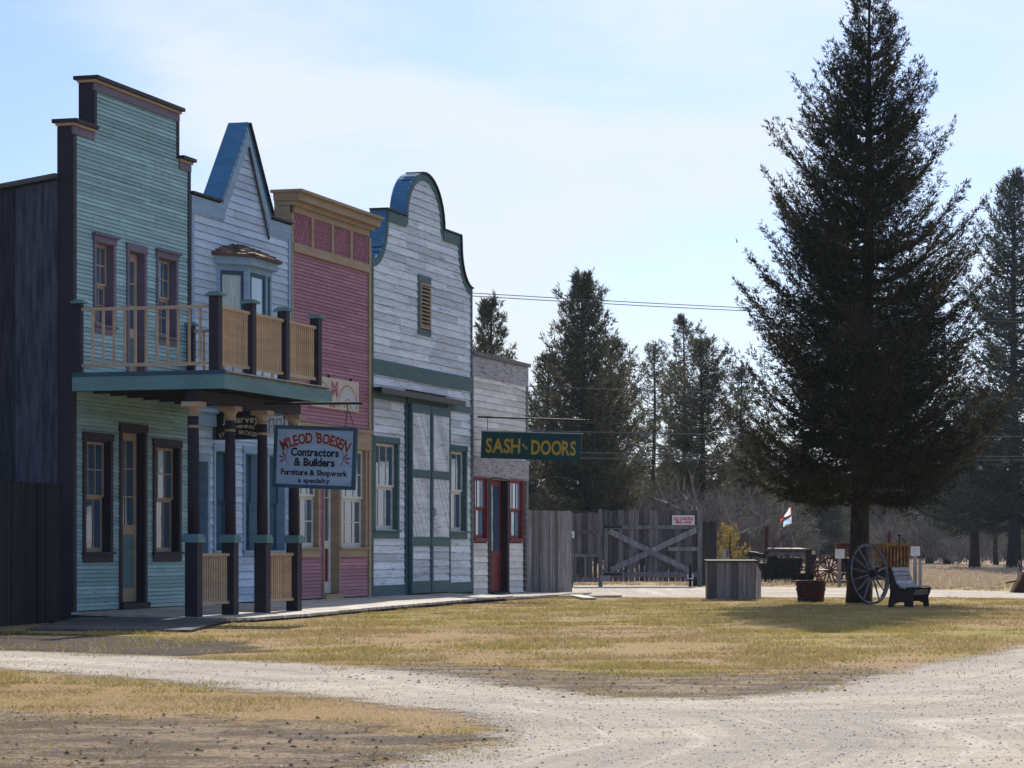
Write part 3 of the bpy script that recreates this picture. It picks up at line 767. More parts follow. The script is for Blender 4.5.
mb = MB(); mb.box(s_p+.05,s_w-.05,-.008,-.003,6.6,7.15,.0); mb.build('lattice_backing', M['rose_paint'], ph, off)
mb = MB(); cz = zc
mb.prism([(0,0)]*0 or [(s_p-.02,cz-.02),(s_w+.0,cz-.02),(s_w+.0,cz+.06),(s_p-.02,cz+.06)], -.10, .3, .5)
mb.prism([(s_p-.05,cz+.06),(s_w+.02,cz+.06),(s_w+.04,cz+.2),(s_p-.07,cz+.2)], -.20, .3, .6)
mb.prism([(s_p-.11,cz+.2),(s_w+.05,cz+.2),(s_w+.05,cz+.25),(s_p-.11,cz+.25)], -.27, .34, .3)
mb.build('cornice', M['ochre'], ph, off)
mb = MB(); mb.box(s_p-.014,s_p-.001,0,.3,6.0,zc-.03,.5); mb.build_each('parapet_return', M['ochre'], ph, off)
body(ph, off, s_p, s_w-.03, 8, 6.4, 5.4, over=.0)

# ================================================================== WHITE MILL
off = (s_w,0,0)
wh = thing('shop_building', sd(s_w), ROT, 'weathered white false front workshop with curved bell shaped top and tall sliding doors', 'building')
c0 = (s_w+s_s)/2; hw = (s_s-s_w)/2-.03
def arc(cx, cz, rx, rz, a0, a1, n): return [(cx+rx*math.cos(R(a0+(a1-a0)*k/n)), cz+rz*math.sin(R(a0+(a1-a0)*k/n))) for k in range(n+1)]
sh, ar = 7.78, 1.2
left = [(-hw,6.72)]+[(-hw+.95*(1-math.cos(R(a))), 6.72+ (sh-6.72)*math.sin(R(a))) for a in (0,) ]
lf = []
for a in range(0, 91, 10):                      # concave flare: starts outward, sweeps up
    lf.append((-hw+.85*math.sin(R(a))**1.0*1.0 if False else -hw+.85*(1-math.cos(R(a)))*0+ .85*math.sin(R(a)), 6.72+(sh-.15-6.72)*(1-math.cos(R(a)))))
lf.append((-hw+.87, sh)); lf.append((-ar-.02, sh))
top = [(-x, z) for x, z in [(ar*math.cos(R(a)), sh+.0+1.02*math.sin(R(a))) for a in range(0, 91, 9)]]
halfL = lf+top
halfR = [(-x, z) for x, z in halfL[::-1]][1:]
curve = [(c0+x, z) for x, z in halfL+halfR]
wout = [(c0-hw,.05)]+curve+[(c0+hw,.05)]
W1 = opn(372.6,398,435.5,536.5,.10,.12,.12); W2 = opn(446.5,466,444,537,.10,.12,.12)
W1[2] = W2[2] = (W1[2]+W2[2])/2; W1[3] = W2[3] = (W1[3]+W2[3])/2
LV = [c0-.33, c0+.33, 5.62, 6.55]
dl = [P(406.5), P(445.5), .18, P(426,406)[1]]
wholes = [tuple(W1), tuple(W2), tuple(LV)]
sheath(wout, wholes, .05, max(z for x, z in curve), wh, off)
bandz = (4.50, 4.80); hz = (4.02, 4.16)
mb = MB(); siding(mb, wout, wholes+[(dl[0]-.1,dl[1]+.02,.1,4.2)], .158, .024, .36, 8.75, 41, (.9,2.4)); mb.build('siding', M['white_siding'], wh, off)
for w_ in (W1, W2): window(wh, off, *w_, 'white_paint', 'deep_green', 3, (1,1), .10, .05, .12, .13, fr=.055)
mb = MB()
mb.box(s_w+.0,s_s-.03,-.04,0,*bandz,.5); mb.box(s_w+.09,dl[0]-.12,-.035,0,*hz,.5); mb.box(dl[1]+.03,s_s-.12,-.035,0,*hz,.5)
mb.box(s_w,s_w+.09,-.036,0,.15,6.75,.5); mb.box(s_s-.12,s_s-.03,-.036,0,.15,6.75,.5); mb.box(s_w+.09,dl[0]-.12,-.038,0,.15,.36,.5); mb.box(dl[1]+.03,s_s-.12,-.038,0,.15,.36,.5)
mb.ribbon(curve, -.13, -.0, -.03, -.0, .5)
mb.box(c0-hw+.9,c0-ar-.02,-.045,-.031,sh-.2,sh,.5); mb.box(c0+ar+.02,c0+hw-.9,-.045,-.031,sh-.2,sh,.5)
mb.build_each('green_trim', M['deep_green'], wh, off)
mb = MB(); mb.ribbon(curve, .001, .02, -.02, .33, .5); mb.build('parapet_flashing', M['flashing_sky_blue'], wh, off)
nR = len(curve)//2
mb = MB(); mb.ribbon(curve[nR-1:], .021, .05, -.07, .33, .2); mb.box(c0-hw+.82,c0-ar+.03,-.07,.33,sh+.021,sh+.055,.2); mb.build_each('parapet_cap', M['plum'], wh, off)
mb = MB(); 
for k in range(11):
    z = LV[2]+.05+k*(LV[3]-LV[2]-.1)/10.5; x0, x1 = LV[0]+.05, LV[1]-.05
    mb.add([(x0,-.05,z),(x1,-.05,z),(x1,.03,z+.06),(x0,.03,z+.06),(x0,-.05,z+.018),(x1,-.05,z+.018),(x1,.03,z+.078),(x0,.03,z+.078)], [(0,3,2,1),(4,5,6,7),(0,1,5,4),(1,2,6,5),(2,3,7,6),(3,0,4,7)])
mb.box(LV[0],LV[0]+.05,-.05,.05,LV[2],LV[3],.5); mb.box(LV[1]-.05,LV[1],-.05,.05,LV[2],LV[3],.5); mb.box(LV[0]+.05,LV[1]-.05,-.05,.05,LV[3]-.04,LV[3],.5); mb.box(LV[0]+.05,LV[1]-.05,-.05,.05,LV[2],LV[2]+.04,.5)
lv = mb.build('louvred_vent', M['ochre'], wh, off)
mb = MB(); t_ = .12
mb.box(LV[0]-t_,LV[0],-.035,0,LV[2]-.02,LV[3],.5); mb.box(LV[1],LV[1]+.05,-.035,0,LV[2]-.02,LV[3],.5); mb.box(LV[0]-t_,LV[1]+.05,-.036,0,LV[3],LV[3]+.16,.5); mb.box(LV[0]-t_,LV[1]+.05,-.036,0,LV[2]-.14,LV[2]-.02,.5)
mb.build('casing', M['deep_green'], lv, off)
mb = MB(); mb.box(LV[0]+.02,LV[1]-.02,.08,.09,LV[2],LV[3],.5); mb.build('vent_backing', M['sheath'], lv, off)
# sliding doors
mid = P(426.3)
for (a, b) in ((dl[0], mid-.02), (mid+.06, dl[1])):
    z0, z1 = dl[2], dl[3]; y0, y1 = -.10, -.05
    mb = MB()
    fr_ = .10
    mb.box(a,a+.07,y0-.02,y1,z0,z1,.5); mb.box(b-.04,b,y0-.02,y1,z0,z1,.5)
    zz = [z0, z0+.28, P(416,536)[1], P(416,544)[1], P(416,470)[1], P(416,477)[1], z1]
    mb.box(a+.07,b-.04,y0-.018,y1,z0,z0+.24,.5); mb.box(a+.07,b-.04,y0-.018,y1,1.14,1.33,.5); mb.box(a+.07,b-.04,y0-.018,y1,2.53,2.7,.5); mb.box(a+.07,b-.04,y0-.018,y1,z1-.18,z1,.5)
    dd = mb.build('sliding_door', M['deep_green'], wh, off)
    mb = MB()
    z = z0+.24
    while z < 1.13: mb.add([(a+.07,y0-.006,z+.004),(b-.04,y0-.006,z+.004),(b-.04,y0+.008,min(z+.148,1.14)),(a+.07,y0+.008,min(z+.148,1.14))], [(0,1,2,3)]); z += .15
    for (q0, q1) in ((1.33,2.53),(2.7,z1-.18)):
        ww = b-a-.11; n = int((q1-q0+ww*1.3)/.12)+1
        for k in range(n):
            base = q0-ww*1.3+k*.12
            # diagonal board: from left (a) z=base+ww*1.3.. to right z=base ; clip in z
            poly = [(a+.07, base+ww*1.3), (b-.04, base), (b-.04, base+.114), (a+.07, base+ww*1.3+.114)]
            def clipz(pl, zc_, keep):
                out = []
                for i in range(len(pl)):
                    p, q = pl[i], pl[(i+1) % len(pl)]; ip = (p[1] >= zc_) if keep > 0 else (p[1] <= zc_); iq = (q[1] >= zc_) if keep > 0 else (q[1] <= zc_)
                    if ip: out.append(p)
                    if ip != iq: t = (zc_-p[1])/(q[1]-p[1]); out.append((p[0]+(q[0]-p[0])*t, zc_))
                return out
            pl = clipz(poly, q0, 1); pl = clipz(pl, q1, -1) if len(pl) > 2 else []
            if len(pl) > 2: mb.add([(x, y0-.002, z_) for x, z_ in pl], [tuple(range(len(pl)))])
    mb.build('boarding', M['white_siding'], dd, off)
    mb = MB(); mb.box(a+.06,b-.03,y0+.012,y1-.002,z0+.01,z1-.01,.5); mb.build('backing', M['blue_dark'], dd, off)
mb = MB(); mb.box(mid-.02,mid+.055,-.13,-.03,dl[2],dl[3],.5); mb.box(dl[0]-.17,dl[0]-.02,-.045,-.005,dl[2],hz[0],.5); mb.build_each('dark_post', M['blue_dark'], wh, off)
mb = MB(); mb.box(dl[0],dl[1],-.03,-.003,dl[3],4.2,.5); mb.build('door_head', M['deep_green'], wh, off)
ra, rz_ = P(380,391,.2); rb, rz2 = P(464,403,.2)
mb = MB(); mb.box(ra,rb,-.24,-.05,4.22,4.235,.5); mb.box(ra,rb,-.24,-.22,4.12,4.22,.5); mb.box(ra,rb,-.2,-.14,4.13,4.16,.5)
for k in range(5): x = ra+.1+(rb-ra-.2)*k/4; mb.box(x-.02,x+.02,-.22,-.02,4.16,4.22,.5)
mb.build('sliding_rail', M['iron'], wh, off)
mb = MB(); mb.tube([(mid+.03,-.14,1.75),(mid+.03,-.18,1.78),(mid+.03,-.18,1.9),(mid+.03,-.14,1.93)], .012, 6); mb.build('door_latch', M['iron'], wh, off)
body(wh, off, s_w, s_s-.03, 9, 6.4, 5.4, over=.0)

# ================================================================== SASH SHOP
off = (s_s,0,0)
sh_ = thing('shop_building', sd(s_s), ROT, 'small one storey weathered white shop with red framed windows and door', 'building')
zt_ = 5.36
sout = [(s_s,.0),(s_s,zt_),(s_e,zt_),(s_e,.0)]
SW1 = [P(473), P(486.5), P(480,541)[1], P(480,478)[1]]; SD = [P(489.5), P(507), .11, P(496,479.5)[1]]; SW2 = [P(508.5), P(522), SW1[2], SW1[3]]
sheath(sout, [tuple(SW1), tuple(SD), tuple(SW2)], .0, zt_, sh_, off)
mb = MB(); siding(mb, sout, [tuple(SW1), tuple(SD), tuple(SW2)], .142, .022, .07, 5.4, 51, (.9,2.2)); mb.build('siding', M['sash_siding'], sh_, off)
for w_ in (SW1, SW2): window(sh_, off, w_[0]+.045, w_[1]-.045, w_[2]+.06, w_[3], 'sash_red', 'sash_red', 3, (1,1), .045, .02, .05, .04, glassm='sash_glass', fr=.045)
door(sh_, off, SD[0]+.05, SD[1]-.05, SD[2], SD[3], 'sash_red', 'sash_dark', 'sash_red', 1, 1, .33, .05, .13, head=.05, glassm='window_glass')
mb = MB(); mb.box(s_s+.0,s_e+.0,-.045,0,2.66,3.12,.4); mb.box(s_s,s_e+.02,-.03,0,4.86,5.30,.6); mb.build_each('weathered_board', M['weathered_board'], sh_, off)
mb = MB(); mb.box(s_s-.0,s_e+.06,-.08,.3,5.31,5.39,.3); mb.box(s_e-.14,s_e+.01,-.034,0,.05,4.86,.3); mb.box(s_s,s_s+.05,-.034,0,.05,4.86,.3)
mb.build_each('corner_board', M['old_wood'], sh_, off)
for a, b in ((P(487.2),P(489.4)),(P(506.2),P(508.2)),(P(522.6),P(524.5))):
    mb = MB(); mb.box(a,b,-.032,0,.09,SW1[3]+.1,.5); mb.build('door_post', M['sash_dark'], sh_, off)
body(sh_, off, s_s, s_e, 8, 4.8, 4.1, over=.05, wall='old_wood')

# ================================================================== lettering
def glyph(txt, size, offset=0.0):
    cu = bpy.data.curves.new('t', 'FONT'); cu.body = txt; cu.size = size; cu.offset = offset; cu.extrude = 0; cu.resolution_u = 3
    o = bpy.data.objects.new('t', cu); COL.objects.link(o); bpy.context.view_layer.update()
    me = o.evaluated_get(bpy.context.evaluated_depsgraph_get()).to_mesh()
    vs = [(v.co.x, v.co.y) for v in me.vertices]; fs = [tuple(p.vertices) for p in me.polygons]
    bpy.data.objects.remove(o); bpy.data.curves.remove(cu)
    return vs, fs
_adv = {}
def adv(ch, size):
    if ch == ' ': return .28*size
    if ch not in _adv:
        v, f = glyph(ch, 1.0); _adv[ch] = (min(x for x, y in v), max(x for x, y in v)) if v else (0, .3)
    a, b = _adv[ch]; return (b-a+.09)*size
def text_mb(mb, txt, cx, cz, width, height, y, bold=0.0, arcr=None, serif=0.0, slant=0.0):
    """letters in the x,z plane, facing -y; centred; fitted to a width; optional arc radius"""
    size = height/.72
    tot = sum(adv(c, size) for c in txt); kx = width/tot; x = -tot/2
    for c in txt:
        a = adv(c, size)
        if c != ' ':
            v, f = glyph(c, size, bold); x0 = min(p[0] for p in v); x1 = max(p[0] for p in v)
            if serif:
                h = .72*size; w_ = (x1-x0); st = .0; t = serif*.32
                sp = {'M':[(x0,0),(x1,0),(x0,h),(x1,h)],'L':[(x0+.02*size,0),(x0+.02*size,h)],'E':[(x0,0),(x0,h)],'D':[(x0,0),(x0,h)],'B':[(x0,0),(x0,h)],'R':[(x0,0),(x0,h),(x1,0)],'N':[(x0,0),(x0,h),(x1,h)],'A':[(x0,0),(x1,0)],'H':[(x0,0),(x1,0),(x0,h),(x1,h)],'F':[(x0,0),(x0,h)]}.get(c.upper() if c.isupper() else '', [])
                for (sx, sz) in sp:
                    cxs = sx+(serif*.55 if sx == x0 else -serif*.55); b = len(v); zz = sz-t if sz > 0 else 0
                    v = v+[(cxs-serif,zz),(cxs+serif,zz),(cxs+serif,zz+t),(cxs-serif,zz+t)]; f = f+[(b,b+1,b+2,b+3)]
            vs = []
            for px, py in v:
                lx_ = (x+a/2+(px-(x0+x1)/2)+slant*py)*kx; lz = py-height/2
                if arcr:
                    ang = (x+a/2)*kx/arcr; lx2 = lx_-(x+a/2)*kx
                    rr_ = arcr+lz; vs.append((cx+math.sin(ang)*rr_+lx2*math.cos(ang), y, cz-arcr+math.cos(ang)*rr_-lx2*math.sin(ang)))
                else: vs.append((cx+lx_, y, cz+lz))
            mb.add(vs, f, .5)
        x += a
def sign_frame(o_loc, rz, tilt, name, label, cat='sign'):
    t = thing(name, o_loc, rz, label, cat); t.rotation_euler = (0, tilt, rz); return t
PERP = -TH                                           # a board standing out from the fronts, its face towards -u (the camera side)
# --- contractors' sign hanging from the balcony edge
p0 = sd(2.03, 2.40, 2.05); 
ms = sign_frame(p0, PERP, R(2.4), 'hanging_sign', 'light blue framed sign lettered in red and black hanging at the balcony edge')
Wd, Hd = 1.30, .91
mb = MB(); mb.box(0,Wd,-.015,.015,0,Hd,.5); mb.build('board', M['sign_blue'], ms)
mb = MB()
for y0, y1 in ((-.03,.03),): 
    mb.box(-.02,.035,y0,y1,-.02,Hd+.02,.5); mb.box(Wd-.035,Wd+.02,y0,y1,-.02,Hd+.02,.5); mb.box(.035,Wd-.035,y0,y1,-.02,.035,.5); mb.box(.035,Wd-.035,y0,y1,Hd-.035,Hd+.02,.5)
mb.build('frame', M['blue_dark'], ms)
cxm = Wd/2
mb = MB(); text_mb(mb, "M'LEOD 'BOESEN", cxm, .755, 1.16, .160, -.0165, .011, arcr=1.15, serif=.028); mb.build('lettering_edge', M['gold_edge'], ms)
mb = MB(); text_mb(mb, "M'LEOD 'BOESEN", cxm, .755, 1.16, .155, -.0185, .006, arcr=1.15, serif=.025); mb.build('lettering', M['maroon_paint'], ms)
mb = MB()
text_mb(mb, 'Contractors', cxm, .535, .78, .12, -.017, .007, serif=.01) ; mb.build('lettering', M['black_paint'], ms); mb = MB()
text_mb(mb, '& Builders', cxm, .385, .66, .12, -.017, .007, serif=.01) ; mb.build('lettering', M['black_paint'], ms); mb = MB()
text_mb(mb, 'Furniture & Shopwork', cxm, .225, 1.08, .085, -.017, .005, serif=.008) ; mb.build('lettering', M['black_paint'], ms); mb = MB()
text_mb(mb, 'a specialty', cxm, .105, .52, .07, -.017, .0035)
mb.build('lettering', M['black_paint'], ms)
for sg in (-1, 1):
    mb = MB()
    pts = [(cxm+sg*(.40+.05*math.sin(t*3.1)+.02), -.0175, .33+t*.26) for t in np.linspace(0,1,7)]
    for a, b in zip(pts[:-1], pts[1:]): mb.beam(a, b, .004, .012, up=(0,1,0))
    for an in (-30, 15, 55):
        a = (cxm+sg*.46, .43); L = .13; dx = sg*math.cos(R(an))*L; dz = math.sin(R(an))*L
        mb.add([(a[0],-.0175,a[1]),(a[0]+dx*.7-dz*.12,-.0175,a[1]+dz*.7+dx*.12*sg*sg),(a[0]+dx,-.0175,a[1]+dz),(a[0]+dx*.7+dz*.12,-.0175,a[1]+dz*.7-dx*.12)], [(0,1,2,3)], .5)
    mb.build('ornament', M['maroon_paint'], ms)
mb = MB(); mb.tube([(-.20,0,1.25),(1.38,0,1.30)], .022, 8); mb.build('bracket_pole', M['iron'], ms)
mb = MB()
for x in (.12, 1.12): mb.tube([(x,0,Hd+.02),(x+.03,0,1.28)], .006, 5)
mb.tube([(1.12,0,1.29),(Wd-.03,0,Hd+.02)], .005, 5); mb.build_each('hanger', M['iron'], ms)
# --- black sign under the balcony
hs = sign_frame(sd(5.28,.06,P(235,441)[1]), PERP, 0, 'hanging_sign', 'black board sign with faded cream lettering hanging behind the porch columns')
Wh_, Hh = .82, .46
mb = MB(); mb.box(0,Wh_,-.02,.02,0,Hh,.5); mb.build('board', M['sign_black'], hs)
mb = MB(); mb.box(-.03,.01,-.03,.03,-.02,Hh+.03,.5); mb.box(.01,Wh_,-.03,.03,Hh,Hh+.03,.5); mb.box(.01,Wh_,-.03,.03,-.02,0,.5); mb.build('frame', M['blue_dark'], hs)
mb = MB(); text_mb(mb, 'J. Harvey', .46, .32, .66, .12, -.022, .003, serif=.008); text_mb(mb, '& MINING', .50, .20, .42, .055, -.022, .002, arcr=.9); text_mb(mb, 'STOCK  BROKER', .42, .105, .7, .07, -.022, .002, arcr=1.0)
mb.build('lettering', M['cream_paint'], hs)
mb = MB(); mb.tube([(.1,0,Hh+.02),(.1,0,Hh+.12)], .006, 5); mb.tube([(.7,0,Hh+.02),(.7,0,Hh+.12)], .006, 5); mb.tube([(-.06,0,Hh+.12),(.86,0,Hh+.12)], .012, 6); mb.build_each('hanger', M['iron'], hs)
# --- white fretted sign
a0, z0 = P(263,438); 
ws = sign_frame(sd(7.55,.06,P(275,437)[1]), PERP, 0, 'hanging_sign', 'small white board sign with dark outline lettering beyond the black sign under the balcony')
mb = MB(); mb.box(0,.62,-.02,.02,0,.34,.5); mb.build('board', M['white_paint'], ws)
mb = MB()
for x in (.06,.2,.34,.48):
    mb.box(x,x+.012,-.023,-.02,.05,.29,.5); mb.box(x+.08,x+.092,-.023,-.02,.05,.29,.5); mb.box(x+.012,x+.08,-.023,-.02,.275,.29,.5)
    mb.box(x+.03,x+.05,-.023,-.02,.15,.17,.5)
mb.build('lettering', M['blue_dark'], ws)
mb = MB(); mb.tube([(.05,0,.34),(.05,0,.44)], .006, 5); mb.tube([(.55,0,.34),(.55,0,.44)], .006, 5); mb.tube([(-.06,0,.44),(.64,0,.44)], .012, 6); mb.build_each('hanger', M['iron'], ws)
# --- painted board on the pink front
a0 = 9.75; a1 = P(356.3); z0, z1 = 3.70, 4.27
ps = thing('painted_sign', sd(a0,.0,z0), ROT, 'cream painted board with pale blue arches and red letter on the pink wall', 'sign')
mb = MB(); mb.box(0,a1-a0,-.05,-.022,0,z1-z0,.5); mb.build('board', M['sign_cream'], ps)
Lb = a1-a0; cxs = [Lb-.62, Lb-2.03]
mb = MB(); mc = MB()
for cx_ in cxs:
    arcp = lambda r1, r2, a0_, a1_, y_, m_: [m_.add([(cx_+r1*math.cos(R(a))*1.25,y_,.06+r1*math.sin(R(a))),(cx_+r1*math.cos(R(a+6))*1.25,y_,.06+r1*math.sin(R(a+6))),(cx_+r2*math.cos(R(a+6))*1.25,y_,.06+r2*math.sin(R(a+6))),(cx_+r2*math.cos(R(a))*1.25,y_,.06+r2*math.sin(R(a)))], [(0,1,2,3)], .5) for a in range(a0_, a1_, 6)]
    arcp(.40,.425,0,180,-.0515,mb); arcp(.14,.16,0,180,-.0515,mb); arcp(.33,.18,0,180,-.0512,mc); mc.build('painted_arch', M['pale_blue_paint'], ps); mc = MB()
cm = (cxs[0]+cxs[1])/2
text_mb(mb, 'M', cm, .38, .34, .26, -.0515, .02, serif=.03)
for x in (cm-.1, cm+.1): mb.box(x-.012,x+.012,-.0518,-.051,.06,.26,.5)
mb.box(Lb-.13,Lb-.11,-.0518,-.051,.05,.45,.5)
text_mb(mb, '* M * * *', cm+.2, .055, 1.6, .05, -.0515, .003)
mb.build('painted_letters', M['rose_paint'], ps)
mb = MB()
for x in (.5, Lb-.4, Lb-1.6): mb.box(x,x+.04,-.05,-.0,z1-z0,z1-z0+.06,.5)
mb.build_each('hook', M['iron'], ps)
# --- SASH and DOORS sign
ss = sign_frame(sd(20.0,.11,3.07), PERP, R(2.2), 'hanging_sign', 'long dark green board sign lettered SASH DOORS in yellow hanging from a pole')
Ws, Hs = 2.27, .58
mb = MB(); mb.box(0,Ws,-.025,.025,0,Hs,.5); mb.build('board', M['sign_green'], ss)
mb = MB(); mb.box(-.01,Ws+.01,-.035,.035,Hs,Hs+.025,.5); mb.build('top_flashing', M['flash_metal'], ss)
mb = MB(); text_mb(mb, 'SASH', .50, .29, .80, .31, -.027, .010, serif=.030); mb.build('lettering', M['gold_paint'], ss); mb = MB(); text_mb(mb, 'DOORS', 1.65, .275, 1.02, .31, -.027, .010, serif=.030)
mb.build('lettering', M['gold_paint'], ss)
mb = MB()
text_mb(mb, 'and', 0, 0, .15, .06, -.027, .003)
ca, sa = math.cos(R(-48)), math.sin(R(-48)); mb.v = [(1.0+x*ca-z*sa, y, .29+x*sa+z*ca) for x, y, z in mb.v]
mb.build('small_lettering', M['gold_paint'], ss)
mb = MB(); mb.tube([(-.11,0,.90),(2.42,0,.885)], .02, 8); mb.tube([(2.36,0,.86),(2.36,0,.93)], .025, 8); mb.build('bracket_pole', M['iron'], ss)
mb = MB(); mb.tube([(.12,0,Hs),(.12,0,.90)], .008, 5); mb.tube([(2.1,0,Hs),(2.1,0,.90)], .008, 5); mb.tube([(2.3,0,.9),(-.11,.0,1.9)], .004, 4); mb.build_each('hanger', M['iron'], ss)

# ================================================================== fences and gate
def fence_run(name, A, B, h0, h1, label, mat='gate_wood', bw_=(.12,.2), zg=0.02, rails=(.35,.8), back=.04, seed=1, top=.04):
    A = Vector(A); B = Vector(B); L = (B-A).length; an = math.atan2(B.y-A.y, B.x-A.x)
    t = thing(name, (A.x, A.y, 0), an, label, 'fence'); r = random.Random(seed); mb = MB(); x = 0
    while x < L:
        w = r.uniform(*bw_); h = h0+(h1-h0)*x/L+r.uniform(-top, top); e = min(L, x+w-.008)
        y = r.uniform(-.008,.008); k = r.uniform(-.01,.01)
        mb.add([(x,y,zg),(e,y,zg),(e,y+.022,zg),(x,y+.022,zg),(x+k,y,h),(e+k,y,h+r.uniform(-.015,.015)),(e+k,y+.022,h),(x+k,y+.022,h)], [(0,3,2,1),(4,5,6,7),(0,1,5,4),(1,2,6,5),(2,3,7,6),(3,0,4,7)], r.random()); x += w
    mb.build('boards', M[mat], t)
    for f in rails:
        mb = MB(); mb.box(0,L,back,back+.06,h0*f-.05,h0*f+.05,.5); mb.build('rail', M[mat], t)
    n = max(1, int(L/2.4))
    for k in range(n+1):
        mb = MB(); x = min(max(L*k/n, .06), L-.06); mb.box(x-.06,x+.06,back+.062,back+.18,0,h0*.97,.5); mb.build('post', M[mat], t)
    return t
X0, Y0 = -6.50, 39.93
fence_run('board_fence', (-8.75,27,0), (-6.60,39.7,0), 1.95, 2.04, 'nearly black board fence running toward the camera beside the green shop', 'fence_wood', (.13,.2), seed=3, rails=(.3,.85), top=.012)
se = sd(s_e, 0)
fence_run('board_fence', (se[0]+.03, se[1]+.05, 0), (W(572,0,64.6)[0], 64.6, 0), 1.97, 1.98, 'short weathered grey board fence between the red framed shop and the gate', 'gate_wood', (.10,.17), seed=5, top=.012)
fence_run('board_fence', (W(700.5,0,77.2)[0], 77.2, 0), (W(717,0,79)[0], 79.0, 0), 1.86, 1.9, 'dark narrow board fence at the right end of the big gate', 'fence_wood', (.12,.16), seed=9, top=.02)
# big double cross gate at Y=76.5
YG = 76.5
def gx(px): return (px-CX)/F*YG
def gz(py): return CH+(HOR-py)*YG/F
gt = thing('wooden_gate', (gx(602), YG, 0), 0, 'wide weathered plank gate with a crossed brace and a fire lane notice', 'gate')
go = (gx(602), YG, 0)
mb = MB(); r = random.Random(12); x = gx(603.5)
while x < gx(696):
    w = r.uniform(.12,.19); e = min(gx(697.5), x+w-.014); gap = .0 if r.random() > .15 else .012
    mb.box(x, e-gap, YG+.03, YG+.055, gz(581.5), gz(510.5)+r.uniform(-.02,.02)); x += w
mb.build('boards', M['gate_boards'], gt, go)
mb = MB(); mb.box(gx(603),gx(697),YG-.02,YG+.028,gz(529),gz(525.2),.4); mb.box(gx(603),gx(697),YG-.02,YG+.028,gz(577),gz(572),.5); mb.box(gx(604),gx(608),YG-.018,YG+.028,gz(572),gz(529),.5); mb.box(gx(668),gx(697),YG-.02,YG+.028,gz(551),gz(547),.8); mb.build('rail', M['gate_wood'], gt, go)
mb = MB(); mb.beam((gx(609),YG-.045,gz(531)),(gx(690),YG-.045,gz(571)),.05,.16,rnd=.8); mb.beam((gx(611),YG-.1,gz(570)),(gx(696),YG-.1,gz(530)),.05,.16,rnd=.7); mb.build('cross_brace', M['gate_wood'], gt, go)
mb = MB(); mb.box(gx(603),gx(622),YG-.026,YG-.021,gz(575.6),gz(573.2),.5); mb.box(gx(603),gx(622),YG-.024,YG-.021,gz(528),gz(525.5),.5); mb.build('strap_hinge', M['iron'], gt, go)
for a, b, t0 in ((598.5,602.5,509),(697.5,702,509)):
    mb = MB(); mb.box(gx(a),gx(b),YG-.06,YG+.1,-.02,gz(t0),.4); mb.build('gate_post', M['gate_wood'], gt, go)
mb = MB(); mb.box(gx(600),gx(610),YG-.12,YG-.03,gz(581),gz(575.5),.9); mb.box(gx(652),gx(655.5),YG-.13,YG-.125,gz(551),gz(547.5),.9); mb.build('block', M['old_wood'], gt, go)
# small gate + upper boards
sg = thing('wooden_gate', (gx(573), YG-.3, 0), 0, 'narrow weathered plank wicket gate left of the wide gate', 'gate')
so = (gx(573), YG-.3, 0); yb = YG-.3
mb = MB(); x = gx(572.5)
while x < gx(598):
    w = r.uniform(.12,.17); mb.box(x, min(gx(598.3), x+w-.01), yb+.03, yb+.055, gz(556), gz(513)+r.uniform(-.02,.02)); x += w
x = gx(573)
while x < gx(597):
    w = r.uniform(.12,.17); mb.box(x, min(gx(598.3), x+w-.03), yb+.03, yb+.055, gz(582), gz(557)); x += w
mb.build('boards', M['gate_boards'], sg, so)
mb = MB()
for a, b in ((530.5,533.5),(554,557),(578,581.5)): mb.box(gx(573),gx(598),yb-.02,yb+.028,gz(b),gz(a))
mb.build('rail', M['gate_wood'], sg, so)
mb = MB(); mb.box(gx(571.5),gx(574),yb-.06,yb-.021,gz(538),gz(531),.9); mb.build('latch_block', M['white_siding'], sg, so)
mb = MB(); mb.box(gx(570),gx(573),yb-.02,yb+.1,0,gz(513),.5); mb.build('gate_post', M['gate_wood'], sg, so)
ns = thing('notice_sign', (gx(672), YG-.06, gz(525)), 0, 'small white notice lettered NO PARKING FIRE LANE in red on the wide gate', 'sign')
wn, hn = gx(694.5)-gx(672), gz(515.3)-gz(525)
mb = MB(); mb.box(0,wn,-.0,.012,0,hn,.5); mb.build('plate', M['white_paint'], ns)
mb = MB(); text_mb(mb, 'NO PARKING', wn/2, hn*.66, wn*.88, .085, -.003, .004); text_mb(mb, 'FIRE LANE', wn/2, hn*.30, wn*.72, .085, -.003, .004); mb.build('lettering', M['red_letter'], ns)
mb = MB(); mb.tube([(wn*.15,0,hn),(wn*.15,.0,hn+.08)], .008, 5); mb.tube([(wn*.85,0,hn),(wn*.85,.0,hn+.08)], .008, 5); mb.build_each('hook', M['iron'], ns)
st = thing('hitching_stake', (gx(689), YG-.5, 0), 0, 'short dark stake with a pale glass insulator in front of the wide gate', 'stake')
mb = MB(); mb.box(-.035,.035,-.035,.035,0,.62,.5); mb.build('stake', M['fence_wood'], st)
mb = MB(); mb.tube([(-.07,-.04,.22),(-.07,-.04,.36)], .02, 8); mb.tube([(.07,-.04,.22),(.07,-.04,.36)], .02, 8); mb.tube([(-.08,-.04,.24),(.08,-.04,.24)], .01, 5); mb.build('insulator', M['white_siding'], st)
